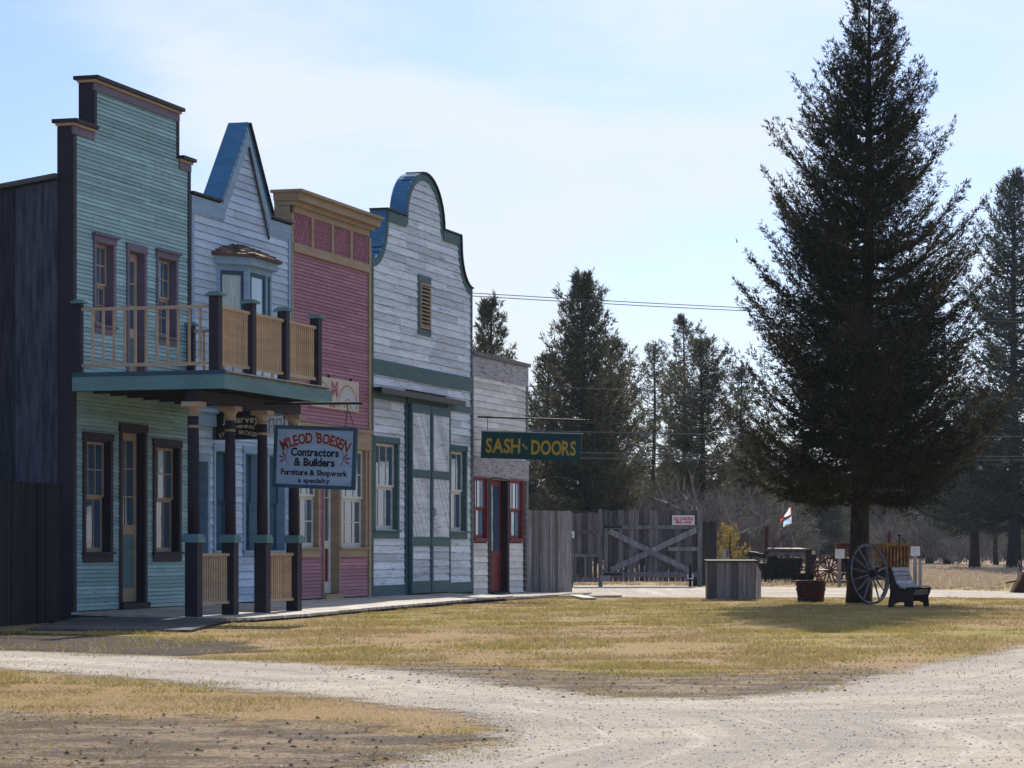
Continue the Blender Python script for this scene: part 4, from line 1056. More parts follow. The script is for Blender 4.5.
# ================================================================== foreground furniture
# crate box
bx_ = W(708,600,57)
cb = thing('wooden_bin', (bx_[0], 57.1, 0), 0, 'grey plank bin with a dark sloping lid standing left of the red barrel', 'bin')
wb, hb, db = 1.02, .80, .62
mb = MB(); r = random.Random(2)
x = 0
while x < wb-.02: w = r.uniform(.13,.19); mb.box(x, min(wb, x+w)-.008, 0, .02, .02, hb); x += w
y = .02
while y < db: w = .15; mb.box(wb-.02+.0, wb+.004, y, min(db, y+w)-.006, .02, hb-.28*(y/db)*0-.0, .9); mb.box(-.0, .02, y, min(db, y+w)-.006, .02, hb); y += w
mb.box(0, wb, db, db+.02, .02, hb, .5)
mb.add([(wb+.005,.0,.02),(wb+.16,.55,.02),(wb+.16,.55,hb-.22),(wb+.005,.0,hb)], [(0,1,2,3)], .95)
mb.build('bin_walls', M['old_wood'], cb)
mb = MB(); mb.add([(-.03,-.04,hb+.002),(wb+.03,-.04,hb+.002),(wb+.20,.62,hb-.2),(wb+.02,db+.05,hb+.03),(-.03,db+.05,hb+.03),(-.03,-.04,hb+.03),(wb+.03,-.04,hb+.03),(wb+.20,.62,hb-.17),(wb+.02,db+.05,hb+.06),(-.03,db+.05,hb+.06)], [(4,3,2,1,0),(5,6,7,8,9),(0,1,6,5),(1,2,7,6),(2,3,8,7),(3,4,9,8),(4,0,5,9)], .2)
mb.build('lid', M['fence_wood'], cb)
# half barrel planter
bp = W(812.5,602,54.6)
br = thing('barrel_planter', (bp[0], 54.9, 0), 0, 'red painted half barrel planter with dark hoops on the grass', 'planter')
mb = MB(); n = 22
for k in range(n):
    a0_, a1_ = 2*math.pi*k/n+.01, 2*math.pi*(k+1)/n-.01; vs = []
    prof = [(.255,.0),(.285,.2),(.305,.44)]
    for rr_, z in prof: vs += [(rr_*math.cos(a0_), rr_*math.sin(a0_), z), (rr_*math.cos(a1_), rr_*math.sin(a1_), z)]
    ri = [(.28,.44),(.26,.3)]
    for rr_, z in ri: vs += [(rr_*math.cos(a0_), rr_*math.sin(a0_), z), (rr_*math.cos(a1_), rr_*math.sin(a1_), z)]
    mb.add(vs, [(0,1,3,2),(2,3,5,4),(4,5,7,6),(6,7,9,8)])
mb.build('staves', M['barrel_red'], br)
for z, rr_ in ((.05,.268),(.26,.297),(.37,.304)):
    mb = MB(); mb.lathe([(rr_,z-.025),(rr_+.007,z-.02),(rr_+.010,z+.02),(rr_+.004,z+.025)], n=24); mb.build('hoop', M['iron'], br)
mb = MB(); mb.lathe([(.27,.36),(.1,.39),(.01,.4)], n=20); mb.build('soil', M['soil'], br)
# bench
bc = W(918.5,0,49.9)
th = R(68)
bn_ = thing('slatted_bench', (bc[0], 49.7, 0), th, 'old curved slat bench with dark ends right of the wagon wheel', 'bench')
prof = [(.42,.72),(.44,.74),(.40,.71),(.36,.60),(.33,.50),(.29,.42),(.24,.375),(.16,.36),(.06,.37),(-.03,.385),(-.06,.375)]   # (y depth back, z) seat curve
crv = [(.40,.74),(.375,.66),(.35,.58),(.325,.50),(.29,.43),(.235,.385),(.17,.365),(.10,.36),(.03,.365),(-.05,.38)]
Lb_ = 1.25
for x in (-Lb_/2, Lb_/2-.04):
    out = [(c[0], c[1]) for c in crv]
    poly = [(c[0]+.03, c[1]+.02) for c in crv[:1]]+[(c[0]-.005, c[1]) for c in crv]+[(-.06,.36),(-.04,.27),(-.01,.20),(-.02,.08),(-.03,.0),(.06,.0),(.09,.08),(.16,.11),(.26,.11),(.33,.07),(.36,.0),(.45,.0),(.44,.12),(.41,.28),(.42,.45),(.44,.60),(.455,.74)]
    mb = MB(); n = len(poly)
    vs = [(x, y, z) for y, z in poly]+[(x+.04, y, z) for y, z in poly]
    mb.add(vs, [tuple(range(n))[::-1], tuple(range(n, 2*n))]+[(i, (i+1) % n, (i+1) % n+n, i+n) for i in range(n)], .5)
    mb.build('end_panel', M['bench_iron'], bn_)
mb = MB()
for (a, b) in zip(crv[:-1], crv[1:]):
    a_ = Vector((0,*a)); b_ = Vector((0,*b)); d = (b_-a_); nrm = Vector((0,-d.z,d.y)).normalized()
    if nrm.z < 0: nrm = -nrm
    a2 = a_+d*.08+nrm*.012; b2 = b_-d*.08+nrm*.012
    mb.add([(x, p.y+nrm.y*h, p.z+nrm.z*h) for x in (-Lb_/2-.01, Lb_/2+.01) for p in (a2, b2) for h in (0, .018)], [(0,1,3,2),(4,6,7,5),(0,2,6,4),(1,5,7,3),(0,4,5,1),(2,3,7,6)])
mb.build('slats', M['bench_wood'], bn_)
mb = MB(); mb.box(-Lb_/2+.04,Lb_/2-.04,-.02,.02,.24,.34,.4); mb.box(-Lb_/2+.04,Lb_/2-.04,.36,.39,.2,.3,.4); mb.build('apron', M['bench_iron'], bn_)
# wagon wheel leaning on the tree
wc = W(872.5,0,52.2); rw = .60
ww_ = thing('wagon_wheel', (wc[0], 52.3, 0), R(44), 'large grey spoked wagon wheel leaning against the big tree trunk', 'wheel')
ww_.rotation_euler = (R(-7), 0, R(44))
mb = MB(); n = 48
for k in range(n):
    a0_, a1_ = 2*math.pi*k/n, 2*math.pi*(k+1)/n
    vs = [(rr_*math.cos(a), y, rw+rr_*math.sin(a)) for a in (a0_, a1_) for rr_, y in ((rw-.055,-.03),(rw-.01,-.03),(rw-.01,.03),(rw-.055,.03))]
    mb.add(vs, [(0,1,5,4),(1,2,6,5),(2,3,7,6),(3,0,4,7)], .5)
mb.build('rim', M['wheel_wood'], ww_)
mb = MB()
for k in range(n):
    a0_, a1_ = 2*math.pi*k/n, 2*math.pi*(k+1)/n
    vs = [(rr_*math.cos(a), y, rw+rr_*math.sin(a)) for a in (a0_, a1_) for rr_, y in ((rw-.01,-.034),(rw,-.034),(rw,.034),(rw-.01,.034))]
    mb.add(vs, [(0,1,5,4),(1,2,6,5),(2,3,7,6),(3,0,4,7)], .5)
mb.build('iron_tyre', M['iron'], ww_)
for k in range(14):
    a = 2*math.pi*(k+.5)/14; c, s_ = math.cos(a), math.sin(a); mb = MB()
    mb.tube([(c*.06,-.06,rw+s_*.06),(c*.25,-.045,rw+s_*.25),(c*(rw-.05),-.0,rw+s_*(rw-.05))], [.016,.021,.014], 6); mb.build('spoke', M['wheel_wood'], ww_)
mb = MB(); mb.tube([(0,.10,rw),(0,.05,rw),(0,-.06,rw),(0,-.10,rw),(0,-.20,rw)], [.06,.085,.09,.07,.055], 16); mb.build('hub', M['bench_iron'], ww_)

# small plaque posts
def plaque(px, pt, pb, Y, w, top, label, sheetw=.26, sheeth=.27):
    c = W(px, 0, Y); t = thing('plaque_post', (c[0], Y, 0), 0, label, 'sign post')
    mb = MB(); mb.box(-w,w,-w,w,0,top-.02,.6); mb.build('post', M['old_wood'], t)
    if sheetw:
        mb = MB(); mb.box(-sheetw/2,sheetw/2,-w-.03,-w-.012,top-sheeth,top,.5); mb.build('plaque', M['white_paint'], t)
        mb = MB()
        for k in range(5): mb.box(-sheetw*.36,sheetw*(.36-.1*(k % 2)),-w-.0325,-w-.031,top-.05-k*.045,top-.04-k*.045,.5)
        mb.build('printed_lines', M['blue_trim'], t)
    return t
plaque(839.5,0,0,77,.045,CH-1*77/F,'white plaque on a grey post left of the wagon wheel before the red iron wheel')
plaque(915,0,0,72,.045,CH+1.5*72/F,'white plaque on a short post between tractor grille and bench', .24,.25)
plaque(920,0,0,70.5,.04,CH-10*70.5/F,'bare grey post standing just behind the slatted bench', 0)
plaque(1019,0,0,88,.05,CH-12*88/F,'bare pale fence post beside the red machine at the right edge', 0)
plaque(724,0,0,72,.05,CH-.5*72/F,'dark bare post rising behind the wooden bin', 0)

# ================================================================== machines
def spoked(parent, c, r, w, mat, name='wheel', lugs=0, sp=8, tube_r=.018):
    mb = MB(); n = 32
    for k in range(n):
        a0_, a1_ = 2*math.pi*k/n, 2*math.pi*(k+1)/n
        vs = [(c[0]+rr_*math.cos(a), c[1]+y, c[2]+rr_*math.sin(a)) for a in (a0_, a1_) for rr_, y in ((r-.03,-w/2),(r,-w/2),(r,w/2),(r-.03,w/2))]
        mb.add(vs, [(0,1,5,4),(1,2,6,5),(2,3,7,6),(3,0,4,7)], .5)
    for k in range(sp):
        a = 2*math.pi*k/sp; mb.tube([c, (c[0]+(r-.02)*math.cos(a), c[1], c[2]+(r-.02)*math.sin(a))], tube_r, 5)
    mb.tube([(c[0],c[1]-w/2-.03,c[2]),(c[0],c[1]+w/2+.03,c[2])], .06, 10)
    for k in range(lugs):
        a = 2*math.pi*k/lugs; b = a+.12
        for yy in (-w/2, w/2-.05):
            vs = [(c[0]+rr_*math.cos(q), c[1]+y, c[2]+rr_*math.sin(q)) for q in (a, b) for rr_, y in ((r,yy),(r+.05,yy),(r+.05,yy+.05),(r,yy+.05))]
            mb.add(vs, [(0,1,2,3),(7,6,5,4),(0,4,5,1),(1,5,6,2),(2,6,7,3),(3,7,4,0)], .4)
    return mb.build(name, M[mat], parent)
# dark old tractor (Y 85)
YT = 84.5; k_ = YT/F
def tx(px): return (px-760)*k_
def tz(py): return max(0, CH+(HOR-py)*k_)
t1 = thing('old_tractor', (W(760,0,YT)[0], YT, 0), 0, 'rusty dark tractor with long maroon hood behind the red barrel planter', 'tractor')
mb = MB(); n = 10; L0, L1 = tx(766), tx(808); vs = []
for x, h, w in ((L0,.02,.14),(L0+.06,.0,.2),(L1-.25,.0,.22),(L1,.02,.22)):
    for a in range(n+1): an = math.pi*a/n; vs.append((x, -math.cos(an)*w, tz(553)+.02-h+math.sin(an)*.14))
fs = [(i*(n+1)+a, i*(n+1)+a+1, (i+1)*(n+1)+a+1, (i+1)*(n+1)+a) for i in range(3) for a in range(n)]+[tuple(range(n+1)), tuple(3*(n+1)+a for a in range(n+1))[::-1]]
mb.add(vs, fs, .5); mb.build('hood', M['hood_maroon'], t1, smooth=True)
mb = MB(); mb.box(tx(806),tx(815.5),-.24,.24,tz(577),tz(549.5),.4); mb.box(tx(808),tx(814),-.26,-.24,tz(556),tz(551),.9)
mb.build('radiator', M['rust_dark'], t1)
mb = MB(); mb.box(tx(811),tx(814.5),-.265,-.262,tz(554.5),tz(550.5),.9); mb.build('badge', M['cream_paint'], t1)
mb = MB(); r = random.Random(5)
mb.box(tx(767),tx(800),-.17,.17,tz(578),tz(558),.3); mb.box(tx(762),tx(811),-.2,.2,tz(580),tz(573),.3)
for i in range(14):
    x = r.uniform(tx(764),tx(800)); z = r.uniform(tz(577),tz(557)); q = r.uniform(.04,.11); mb.box(x-q,x+q,-.24,-.12,z-q*.7,z+q*.7)
for i in range(4): x = tx(775+i*6); mb.tube([(x,-.12,tz(566)),(x,-.2,tz(560)),(x,-.1,tz(556))], .025, 6)
mb.build('engine', M['rust_dark'], t1)
for sy in (-.33, .33):
    mb = MB(); pts = []
    xa, xb, zc_, rr_ = tx(768), tx(806), tz(576), .22
    loop = [(xa+rr_*math.cos(R(a)), zc_+rr_*math.sin(R(a))) for a in range(90, 271, 20)]+[(xb+rr_*math.cos(R(a)), zc_+rr_*math.sin(R(a))) for a in range(-90, 91, 20)]
    loop = [(x, max(z, .03)) for x, z in loop]
    mb.ribbon(loop+[loop[0]], 0, .05, sy-.12, sy+.12, .4)
    mb.box(xa,xb,sy-.06,sy+.06,zc_-.06,zc_+.06,.3)
    mb.build('track', M['rust_dark'], t1)
spoked(t1, (tx(797), -.47, tz(578)+.12), .30, .08, 'rust_dark', 'wheel', 0, 6, .02)
spoked(t1, (tx(770), -.47, .30), .30, .08, 'rust_dark', 'wheel', 0, 8, .03)
mb = MB(); mb.tube([(tx(773),-.1,tz(549)),(tx(784),-.14,tz(534.5))], .013, 6); mb.tube([(tx(769),-.1,tz(552)),(tx(772),-.1,tz(547)),(tx(774),-.1,tz(552))], .02, 6); mb.build('lever', M['iron'], t1)
mb = MB(); mb.tube([(tx(766.5),.1,tz(553)),(tx(767),.1,tz(527))], .055, 10); mb.tube([(tx(767),.1,tz(527)),(tx(766.3),.1,tz(525.5))], .065, 10); mb.build('exhaust_stack', M['rust_red'], t1)
mb = MB(); mb.tube([(tx(738),-.1,tz(556)),(tx(745),-.14,tz(553)),(tx(757),-.1,tz(554.5)),(tx(766),-.05,tz(557))], [.03,.09,.08,.04], 8)
mb.beam((tx(755),-.1,tz(555)),(tx(768),-.1,tz(553.5)),.3,.04); mb.beam((tx(740),-.1,tz(556)),(tx(764),-.2,tz(574)),.1,.08); mb.tube([(tx(750),0,tz(556)),(tx(762),0,tz(582))], .04, 6); mb.box(tx(752),tx(768),-.2,.2,tz(580),tz(563),.3)
mb.build('rear_frame', M['rust_dark'], t1)
# yellow/red tractor
YT2 = 80.0; k2 = YT2/F
def ux(px): return (px-860)*k2
def uz(py): return max(0, CH+(HOR-py)*k2)
t2 = thing('old_tractor', (W(860,0,YT2)[0], YT2, 0), 0, 'faded yellow and red tractor with upright slatted grille behind the big tree', 'tractor')
mb = MB(); mb.box(ux(866),ux(880),-.28,.28,uz(566),uz(545.5),.6); mb.box(ux(874),ux(880),-.30,.30,uz(547.5),uz(543.5),.6); mb.build('hood', M['tractor_yellow'], t2)
mb = MB(); a_ = (ux(879), -.34); b_ = (ux(907), -.2)
for k in range(9):
    f = k/8; x = a_[0]+(b_[0]-a_[0])*f; y = a_[1]+(b_[1]-a_[1])*f; mb.box(x-.028,x+.028,y-.04,y,uz(567),uz(545)); 
mb.box(ux(878),ux(908),-.34,.3,uz(546),uz(543.3),.5); mb.box(ux(878),ux(908),-.3,.3,uz(569),uz(566.5),.5)
mb.box(ux(905.5),ux(908),-.26,.3,uz(567),uz(546),.5)
mb.build('grille', M['tractor_yellow'], t2)
mb = MB(); mb.box(ux(880),ux(905),-.18,.26,uz(566.5),uz(546.3),.5); mb.build('radiator_core', M['rust_red'], t2)
mb = MB(); mb.box(ux(846),ux(905),-.14,.14,uz(580),uz(567),.3); mb.box(ux(838),ux(872),-.2,.2,uz(572),uz(558),.3); mb.build('engine', M['rust_dark'], t2)
mb = MB(); mb.box(ux(826),ux(851),-.3,-.24,uz(557.5),uz(555),.5); mb.box(ux(826),ux(870),-.3,-.24,uz(583),uz(580.5),.5); mb.box(ux(834),ux(836),-.3,-.24,uz(556),uz(542),.5); mb.box(ux(851),ux(853),-.3,-.24,uz(556),uz(542),.5); mb.build('frame_rail', M['tractor_yellow'], t2)
mb = MB(); mb.box(ux(836),ux(851),-.2,.2,uz(549),uz(543.5),.5); mb.box(ux(838),ux(850),-.22,.2,uz(556),uz(553),.5); mb.build('seat', M['rust_red'], t2)
spoked(t2, (ux(829), -.42, .45), .40, .26, 'rust_red', 'rear_wheel', 18, 10, .022)
spoked(t2, (ux(829), .42, .45), .40, .26, 'rust_red', 'rear_wheel', 18, 10, .022)
spoked(t2, (ux(893), -.36, .25), .24, .12, 'rust_red', 'front_wheel', 0, 8, .016)
spoked(t2, (ux(893), .36, .25), .24, .12, 'rust_red', 'front_wheel', 0, 8, .016)
mb = MB(); mb.tube([(ux(889),-.05,uz(544)),(ux(889),-.05,uz(537)),(ux(889.5),-.05,uz(531))], [.03,.045,.035], 8); mb.build('exhaust_stack', M['rust_red'], t2)
mb = MB(); mb.tube([(ux(899),-.05,uz(544)),(ux(899),-.05,uz(536))], .022, 8); mb.lathe([(.03,0),(.075,.02),(.075,.05),(.03,.08)], (ux(899),-.05,uz(536)), 10); mb.build('air_cleaner', M['rust_dark'], t2)
# red implement on the right edge
c = W(1013,593,66)
im = thing('red_farm_implement', (c[0], 66.2, 0), 0, 'low wedge shaped dark red farm machine with a yellow strap at the right edge', 'farm machine')
mb = MB(); mb.prism([(.0,.0),(.26,.5),(.45,.62),(1.1,.62),(1.1,0)], -.25, .3, .5); mb.build('body', M['rust_red'], im)
mb = MB(); mb.prism([(-.04,.02),(.22,.52),(.27,.52),(.02,.02)], -.30, -.26, .5); mb.beam((-.15,-.1,.25),(.1,-.1,.3),.05,.05); mb.build('strap', M['tractor_yellow'], im)
mb = MB(); mb.tube([(.25,.0,.5),(.12,.0,.85)], .02, 6); mb.build('lever', M['rust_red'], im)
# flag on a pole fixed to the tractor
fp = W(791.5,0,YT+.3)
fl = thing('flag', (fp[0], YT+.3, .95), 0, 'small red and white flag with yellow fringe on a thin pole above the dark tractor', 'flag')
def fz(py): return CH+(HOR-py)*k_-.95
mb = MB(); mb.tube([(0,0,0),(.02,0,fz(504))], .012, 6); mb.build('pole', M['wire'], fl)
def cloth(name, pts, mat):
    pts = [(p[0]-1, p[1]+2) for p in pts]
    mb = MB(); n = 6; A, B, C_, D_ = [((p[0]-791.5)*k_, fz(p[1])) for p in pts]
    vs = []
    for i in range(n+1):
        for j in range(n+1):
            u_, v_ = i/n, j/n
            x = (A[0]*(1-u_)+B[0]*u_)*(1-v_)+(D_[0]*(1-u_)+C_[0]*u_)*v_; z = (A[1]*(1-u_)+B[1]*u_)*(1-v_)+(D_[1]*(1-u_)+C_[1]*u_)*v_
            vs.append((x, .03*math.sin(u_*6+v_*3)-.02, z))
    mb.add(vs, [(i*(n+1)+j, (i+1)*(n+1)+j, (i+1)*(n+1)+j+1, i*(n+1)+j+1) for i in range(n) for j in range(n)], .5)
    return mb.build(name, M[mat], fl, smooth=True)
cloth('red_band', [(793.5,501.5),(791,506),(792,512),(793,512)], 'flag_red'); cloth('white_field', [(791,505),(785,514),(786,515),(792,512)], 'flag_white'); cloth('red_end', [(785,514),(781,518),(781.5,520),(786,515.5)], 'flag_red')
cloth('striped_field', [(793,513),(784.5,519.5),(784,525),(793,521)], 'flag_blue'); cloth('yellow_fringe', [(791,520.8),(786,522.3),(785.5,524),(791,522)], 'flag_yellow')
mb = MB(); mb.beam(((793-791.5)*k_,-.03,fz(515)),((786-791.5)*k_,-.03,fz(519.5)),.01,.02); mb.build('stripe', M['red_letter'], fl)

# ================================================================== trees
def conifer_mesh(seed, h, clear, prof, nb, spacing, tuft, ntri, pitch=(-8,45), tr=.22, lean=0, clump=1.0, tw=.26, drop=0.0, bare=0, lv=(.6,1.1), fan=.55, whorls=0):
    rng = np.random.default_rng(seed); rd = random.Random(seed)
    tm = MB(); pts = []; rad = []
    K = 14
    for i in range(K+1):
        f = i/K; z = h*f; pts.append((lean*f+.04*math.sin(f*7+seed), .04*math.cos(f*6+seed), z)); rad.append(tr*(1-f)**.85*(1+.35*math.exp(-f*22))+.012)
    tm.tube(pts, rad, 12, True, .5)
    def axis(z):
        f = z/h; return np.array([lean*f+.04*math.sin(f*7+seed), .04*math.cos(f*6+seed), z])
    PP = []; DD = []; SZ = []
    H = h-clear
    for b in range(nb):
        f = (b+rng.random())/nb
        if whorls: f = min(.995, (int(f*whorls)+rng.random()**2*.55)/whorls)
        z = clear+H*f
        if drop and rng.random() < drop: continue
        az = rng.uniform(0, 2*math.pi)
        L = float(np.interp(z, prof[0], prof[1]))*rng.uniform(*lv)*(1+.08*math.sin(az*2+seed+z*.5)+.08*math.sin(z*5.1+seed)); pt = R(pitch[0]+(pitch[1]-pitch[0])*f**.8+rng.uniform(-9,9))
        L = max(L, .12); ch, shh = math.cos(az), math.sin(az); o = axis(z)
        def bp(t): 
            rr_ = L*t*math.cos(pt)**.5; return o+np.array([ch*rr_, shh*rr_, L*(math.tan(pt)*t*.75-.14*math.sin(math.pi*t)+.27*t*t)])
        n = 5
        if L > .5: tm.tube([bp(t) for t in np.linspace(0,.93,n)], [max(.006,tr*.13*L**.5*(1-t*.85)) for t in np.linspace(0,1,n)], 4, False, .5)
        m = max(3, int(L/spacing))
        for q in range(m):
            t = .12+.88*(q+rng.random())/m
            if rng.random() > clump: continue
            p = bp(t); d0 = (bp(min(t+.05,1.05))-bp(t-.02)); d0 /= np.linalg.norm(d0)
            for sg_ in (-1, 1):
                l = (.40*L*(1-t)**.8+tw*.6)*rng.uniform(.5,1.1)
                a = sg_*R(rng.uniform(32,68)); c_, s2 = math.cos(a), math.sin(a)
                d = np.array([d0[0]*c_-d0[1]*s2, d0[0]*s2+d0[1]*c_, d0[2]*.7+rng.uniform(-.28,.28)]); d /= np.linalg.norm(d)
                k = max(2, int(l/(tuft*.62)))
                tt = (np.arange(k)+rng.random(k))/k
                P_ = p+d*(l*tt)[:, None]+np.array([0,0,1])*(.10*l*np.sin(tt*3))[:, None]+rng.normal(0, tuft*.22, (k,3))
                PP.append(P_); DD.append(np.tile(d, (k,1)))
        tipn = 3; tt = np.linspace(.9,1.02,tipn); PP.append(np.array([bp(t) for t in tt])); DD.append(np.tile(d0, (tipn,1)))
    # leader
    zz = np.linspace(h-.5, h+.02, 14); PP.append(np.array([axis(z) for z in zz])); DD.append(np.tile(np.array([0,0,1.]), (14,1)))
    Pn = np.concatenate(PP); Dn = np.concatenate(DD)
    Pn = np.repeat(Pn, ntri, 0); Dn = np.repeat(Dn, ntri, 0); M_ = len(Pn)
    dirs = Dn+rng.normal(0,fan,(M_,3)); dirs /= np.linalg.norm(dirs, axis=1)[:, None]
    side = np.cross(dirs, rng.normal(0,1,(M_,3))); side /= np.linalg.norm(side, axis=1)[:, None]+1e-9
    ln = (tuft*rng.uniform(.7,1.3,M_))[:, None]; wd = (tuft*rng.uniform(.16,.30,M_))[:, None]
    base = Pn+rng.normal(0,tuft*.15,(M_,3))
    V = np.stack([base-side*wd*.5, base+side*wd*.5+dirs*ln*.3, base+dirs*ln], 1).reshape(-1,3)
    return tm, V, rng.random(M_)
def conifer(name, label, cat, loc, mats, group=None, **kw):
    t = thing(name, loc, 0, label, cat, group)
    tm, V, rnd = conifer_mesh(**kw)
    tm.build('trunk', M[mats[1]], t, smooth=True); np_mesh('crown', V, 3, M[mats[0]], rnd, t)
    return t
zp = [1.9,2.4,2.9,4.1,5.6,7.1,8.3,9.3,10.3,11.3,12.3]; rp_ = [2.95,3.1,3.05,2.85,2.45,2.0,1.72,1.36,.98,.55,.15]
big = conifer('fir_tree', 'huge dark fir tree with wide ragged crown standing behind the wagon wheel and bench', 'tree', (6.98,54.1,0), ('fir_needles','bark'),
    seed=4, h=12.35, clear=2.1, prof=(zp, rp_), nb=400, spacing=.095, tuft=.10, ntri=4, pitch=(8,45), tr=.195, lean=.22, clump=.72, tw=.36, lv=(.66,1.08), fan=.42, whorls=34)

FG = 'evergreens beyond the gate'
def pine(px, pyt, Y, name, label, mats=('pine_needles','bark_far'), group=FG, base=0, **kw):
    h = CH+(HOR-pyt)*Y/F
    x = (px-CX)/F*Y
    rmax = kw.pop('rmax'); clear = kw.pop('clear', .15)*h; sh_p = kw.pop('shape', 'cone')
    zs_ = np.array([0,.15,.35,.6,.8,.92,1.0])*h
    rs_ = {'cone': np.array([.95,1,.95,.74,.5,.30,.08]), 'oval': np.array([.6,.8,1,1,.78,.5,.15])}[sh_p]*rmax
    return conifer(name, label, 'tree', (x, Y, base), mats, group, h=h, clear=clear, prof=(zs_, rs_), **kw)
pine(583,281,98,'pine_tree','tall dense pine rising behind the green hanging sign', seed=11, rmax=2.3, clear=.08, nb=330, spacing=.2, tuft=.2, ntri=4, pitch=(5,50), tr=.22)
pine(612,345,104,'pine_tree','shorter pale brown pine touching the right side of the tall dense pine', seed=12, rmax=1.6, clear=.08, nb=220, spacing=.2, tuft=.2, ntri=3, pitch=(0,40), tr=.15, shape='oval')
pine(548,360,108,'pine_tree','dark pine peeking out just right of the white shop parapet', seed=13, rmax=1.9, clear=.08, nb=220, spacing=.22, tuft=.2, ntri=3, pitch=(5,50), tr=.18, mats=('spruce_far','bark_far'))
pine(490,306,96,'pine_tree','pine tip showing above the roof of the small white shop', seed=14, rmax=1.9, clear=.2, nb=170, spacing=.2, tuft=.19, ntri=4, pitch=(10,55), tr=.18)
pine(654,350,122,'pine_tree','thin sparse pine with bare trunk, leftmost of the open pines', seed=15, rmax=1.5, clear=.26, nb=100, spacing=.22, tuft=.2, ntri=4, pitch=(-5,40), tr=.14, shape='oval', clump=.8)
pine(684,320,126,'pine_tree','tallest open pine with a tufted top between two thinner pines', seed=16, rmax=1.6, clear=.30, nb=120, spacing=.22, tuft=.21, ntri=4, pitch=(-5,40), tr=.15, shape='oval', clump=.8)
pine(702,346,112,'pine_tree','open pine with a straight dark trunk above the fire lane notice', seed=17, rmax=1.9, clear=.12, nb=200, spacing=.2, tuft=.2, ntri=4, pitch=(-10,40), tr=.17, clump=.85, shape='oval')
pine(742,372,130,'pine_tree','grey green pine half hidden by the left edge of the huge fir', seed=18, rmax=2.2, clear=.1, nb=180, spacing=.24, tuft=.22, ntri=3, pitch=(0,40), tr=.15)
pine(1014,180,140,'pine_tree','very tall dark pine cut by the right edge of the picture', seed=19, rmax=3.9, clear=.13, nb=300, spacing=.3, tuft=.3, ntri=4, pitch=(-8,45), tr=.32, mats=('spruce_far','bark_far'), clump=.85)
pine(974,400,146,'pine_tree','leaning tree with a thick dark trunk in the field beyond the bench', seed=20, rmax=3.6, clear=.25, nb=130, spacing=.3, tuft=.3, ntri=4, pitch=(-10,30), tr=.26, mats=('spruce_far','bark_far'), clump=.85, shape='oval')
pine(1062,250,150,'pine_tree','tall dark pine just beyond the right edge trees', seed=22, rmax=3.8, clear=.12, nb=150, spacing=.3, tuft=.3, ntri=3, pitch=(-8,45), tr=.3, mats=('spruce_far','bark_far'))
sml = thing('young_larch', (W(731,0,84)[0], 84, 0), 0, 'small golden yellow young conifer behind the wooden bin', 'tree')
tm, V, rnd = conifer_mesh(seed=31, h=1.6, clear=.1, prof=([0,.5,1.2,2],[.72,.68,.42,.08]), nb=44, spacing=.1, tuft=.09, ntri=4, pitch=(5,40), tr=.04, clump=.9, tw=.15)
tm.build('trunk', M['bark_far'], sml); np_mesh('crown', V, 3, M['young_gold'], rnd, sml)
# pines added out of frame to give the window glass something to reflect
src = bpy.data.objects['pine_tree']
for i, (x, y, sc_) in enumerate([(41,74,1.0),(48,92,1.1),(58,84,1.0)]):
    c = copy_tree(src); c.location = (x, y, 0); c.scale = (sc_,)*3; c.rotation_euler = (0,0,i*1.3)
    c['label'] = 'unseen pine added right of the frame for the window reflections'; c['group'] = 'unseen pines added for the window reflections'

far_src = [o for o in bpy.data.objects if o.name.startswith('pine_tree')][:8]
rr2 = random.Random(77)
for i, px in enumerate([598, 612, 626, 640, 668, 690, 715, 733, 752, 776, 800, 822, 838, 884, 905, 930, 948, 996, 1040]):
    Y = rr2.uniform(168, 205); c = copy_tree(far_src[rr2.choice([0,1,2,4,6,7])]); c.location = ((px-CX)/F*Y, Y, 0)
    k = rr2.uniform(.75,1.05); c.scale = (k*1.35, k*1.35, k*rr2.uniform(.62,.85)); c.rotation_euler = (0,0,rr2.uniform(0,6))
    c['label'] = 'dark evergreen standing at the far edge of the field behind the grey brush'; c['group'] = 'evergreens at the far edge of the field'
# distant woodland, brush and hill
rng = np.random.default_rng(5)
def scatter_wood(n, xr, yr, hr, wr, tri, size, seed):
    rng = np.random.default_rng(seed); out = []
    for i in range(n):
        x = rng.uniform(*xr); y = rng.uniform(*yr); x *= y/200; h = rng.uniform(*hr); w = h*rng.uniform(*wr)
        f = rng.random(tri)**.8; a = rng.uniform(0,2*math.pi,tri); r_ = w*(1-f)**.9*rng.random(tri)**.5
        c = np.stack([x+r_*np.cos(a), y+r_*np.sin(a), h*(.06+.94*f)], 1)
        d = rng.normal(0,1,(tri,3)); d[:,2] *= .5; d /= np.linalg.norm(d,axis=1)[:,None]; s = np.cross(d, rng.normal(0,1,(tri,3))); s /= np.linalg.norm(s,axis=1)[:,None]
        ln = size*rng.uniform(.6,1.3,tri)[:,None]
        out.append(np.stack([c-s*ln*.2, c+s*ln*.2, c+d*ln], 1))
    return np.concatenate(out).reshape(-1,3)
V = scatter_wood(170, (-30,60), (215,300), (4.0,8.5), (.22,.34), 420, 1.1, 3)
tag(np_mesh('woodland', V, 3, M['spruce_far'], rng.random(len(V)//3)), 'dark far off conifer wood closing the view', 'woodland', kind='stuff')
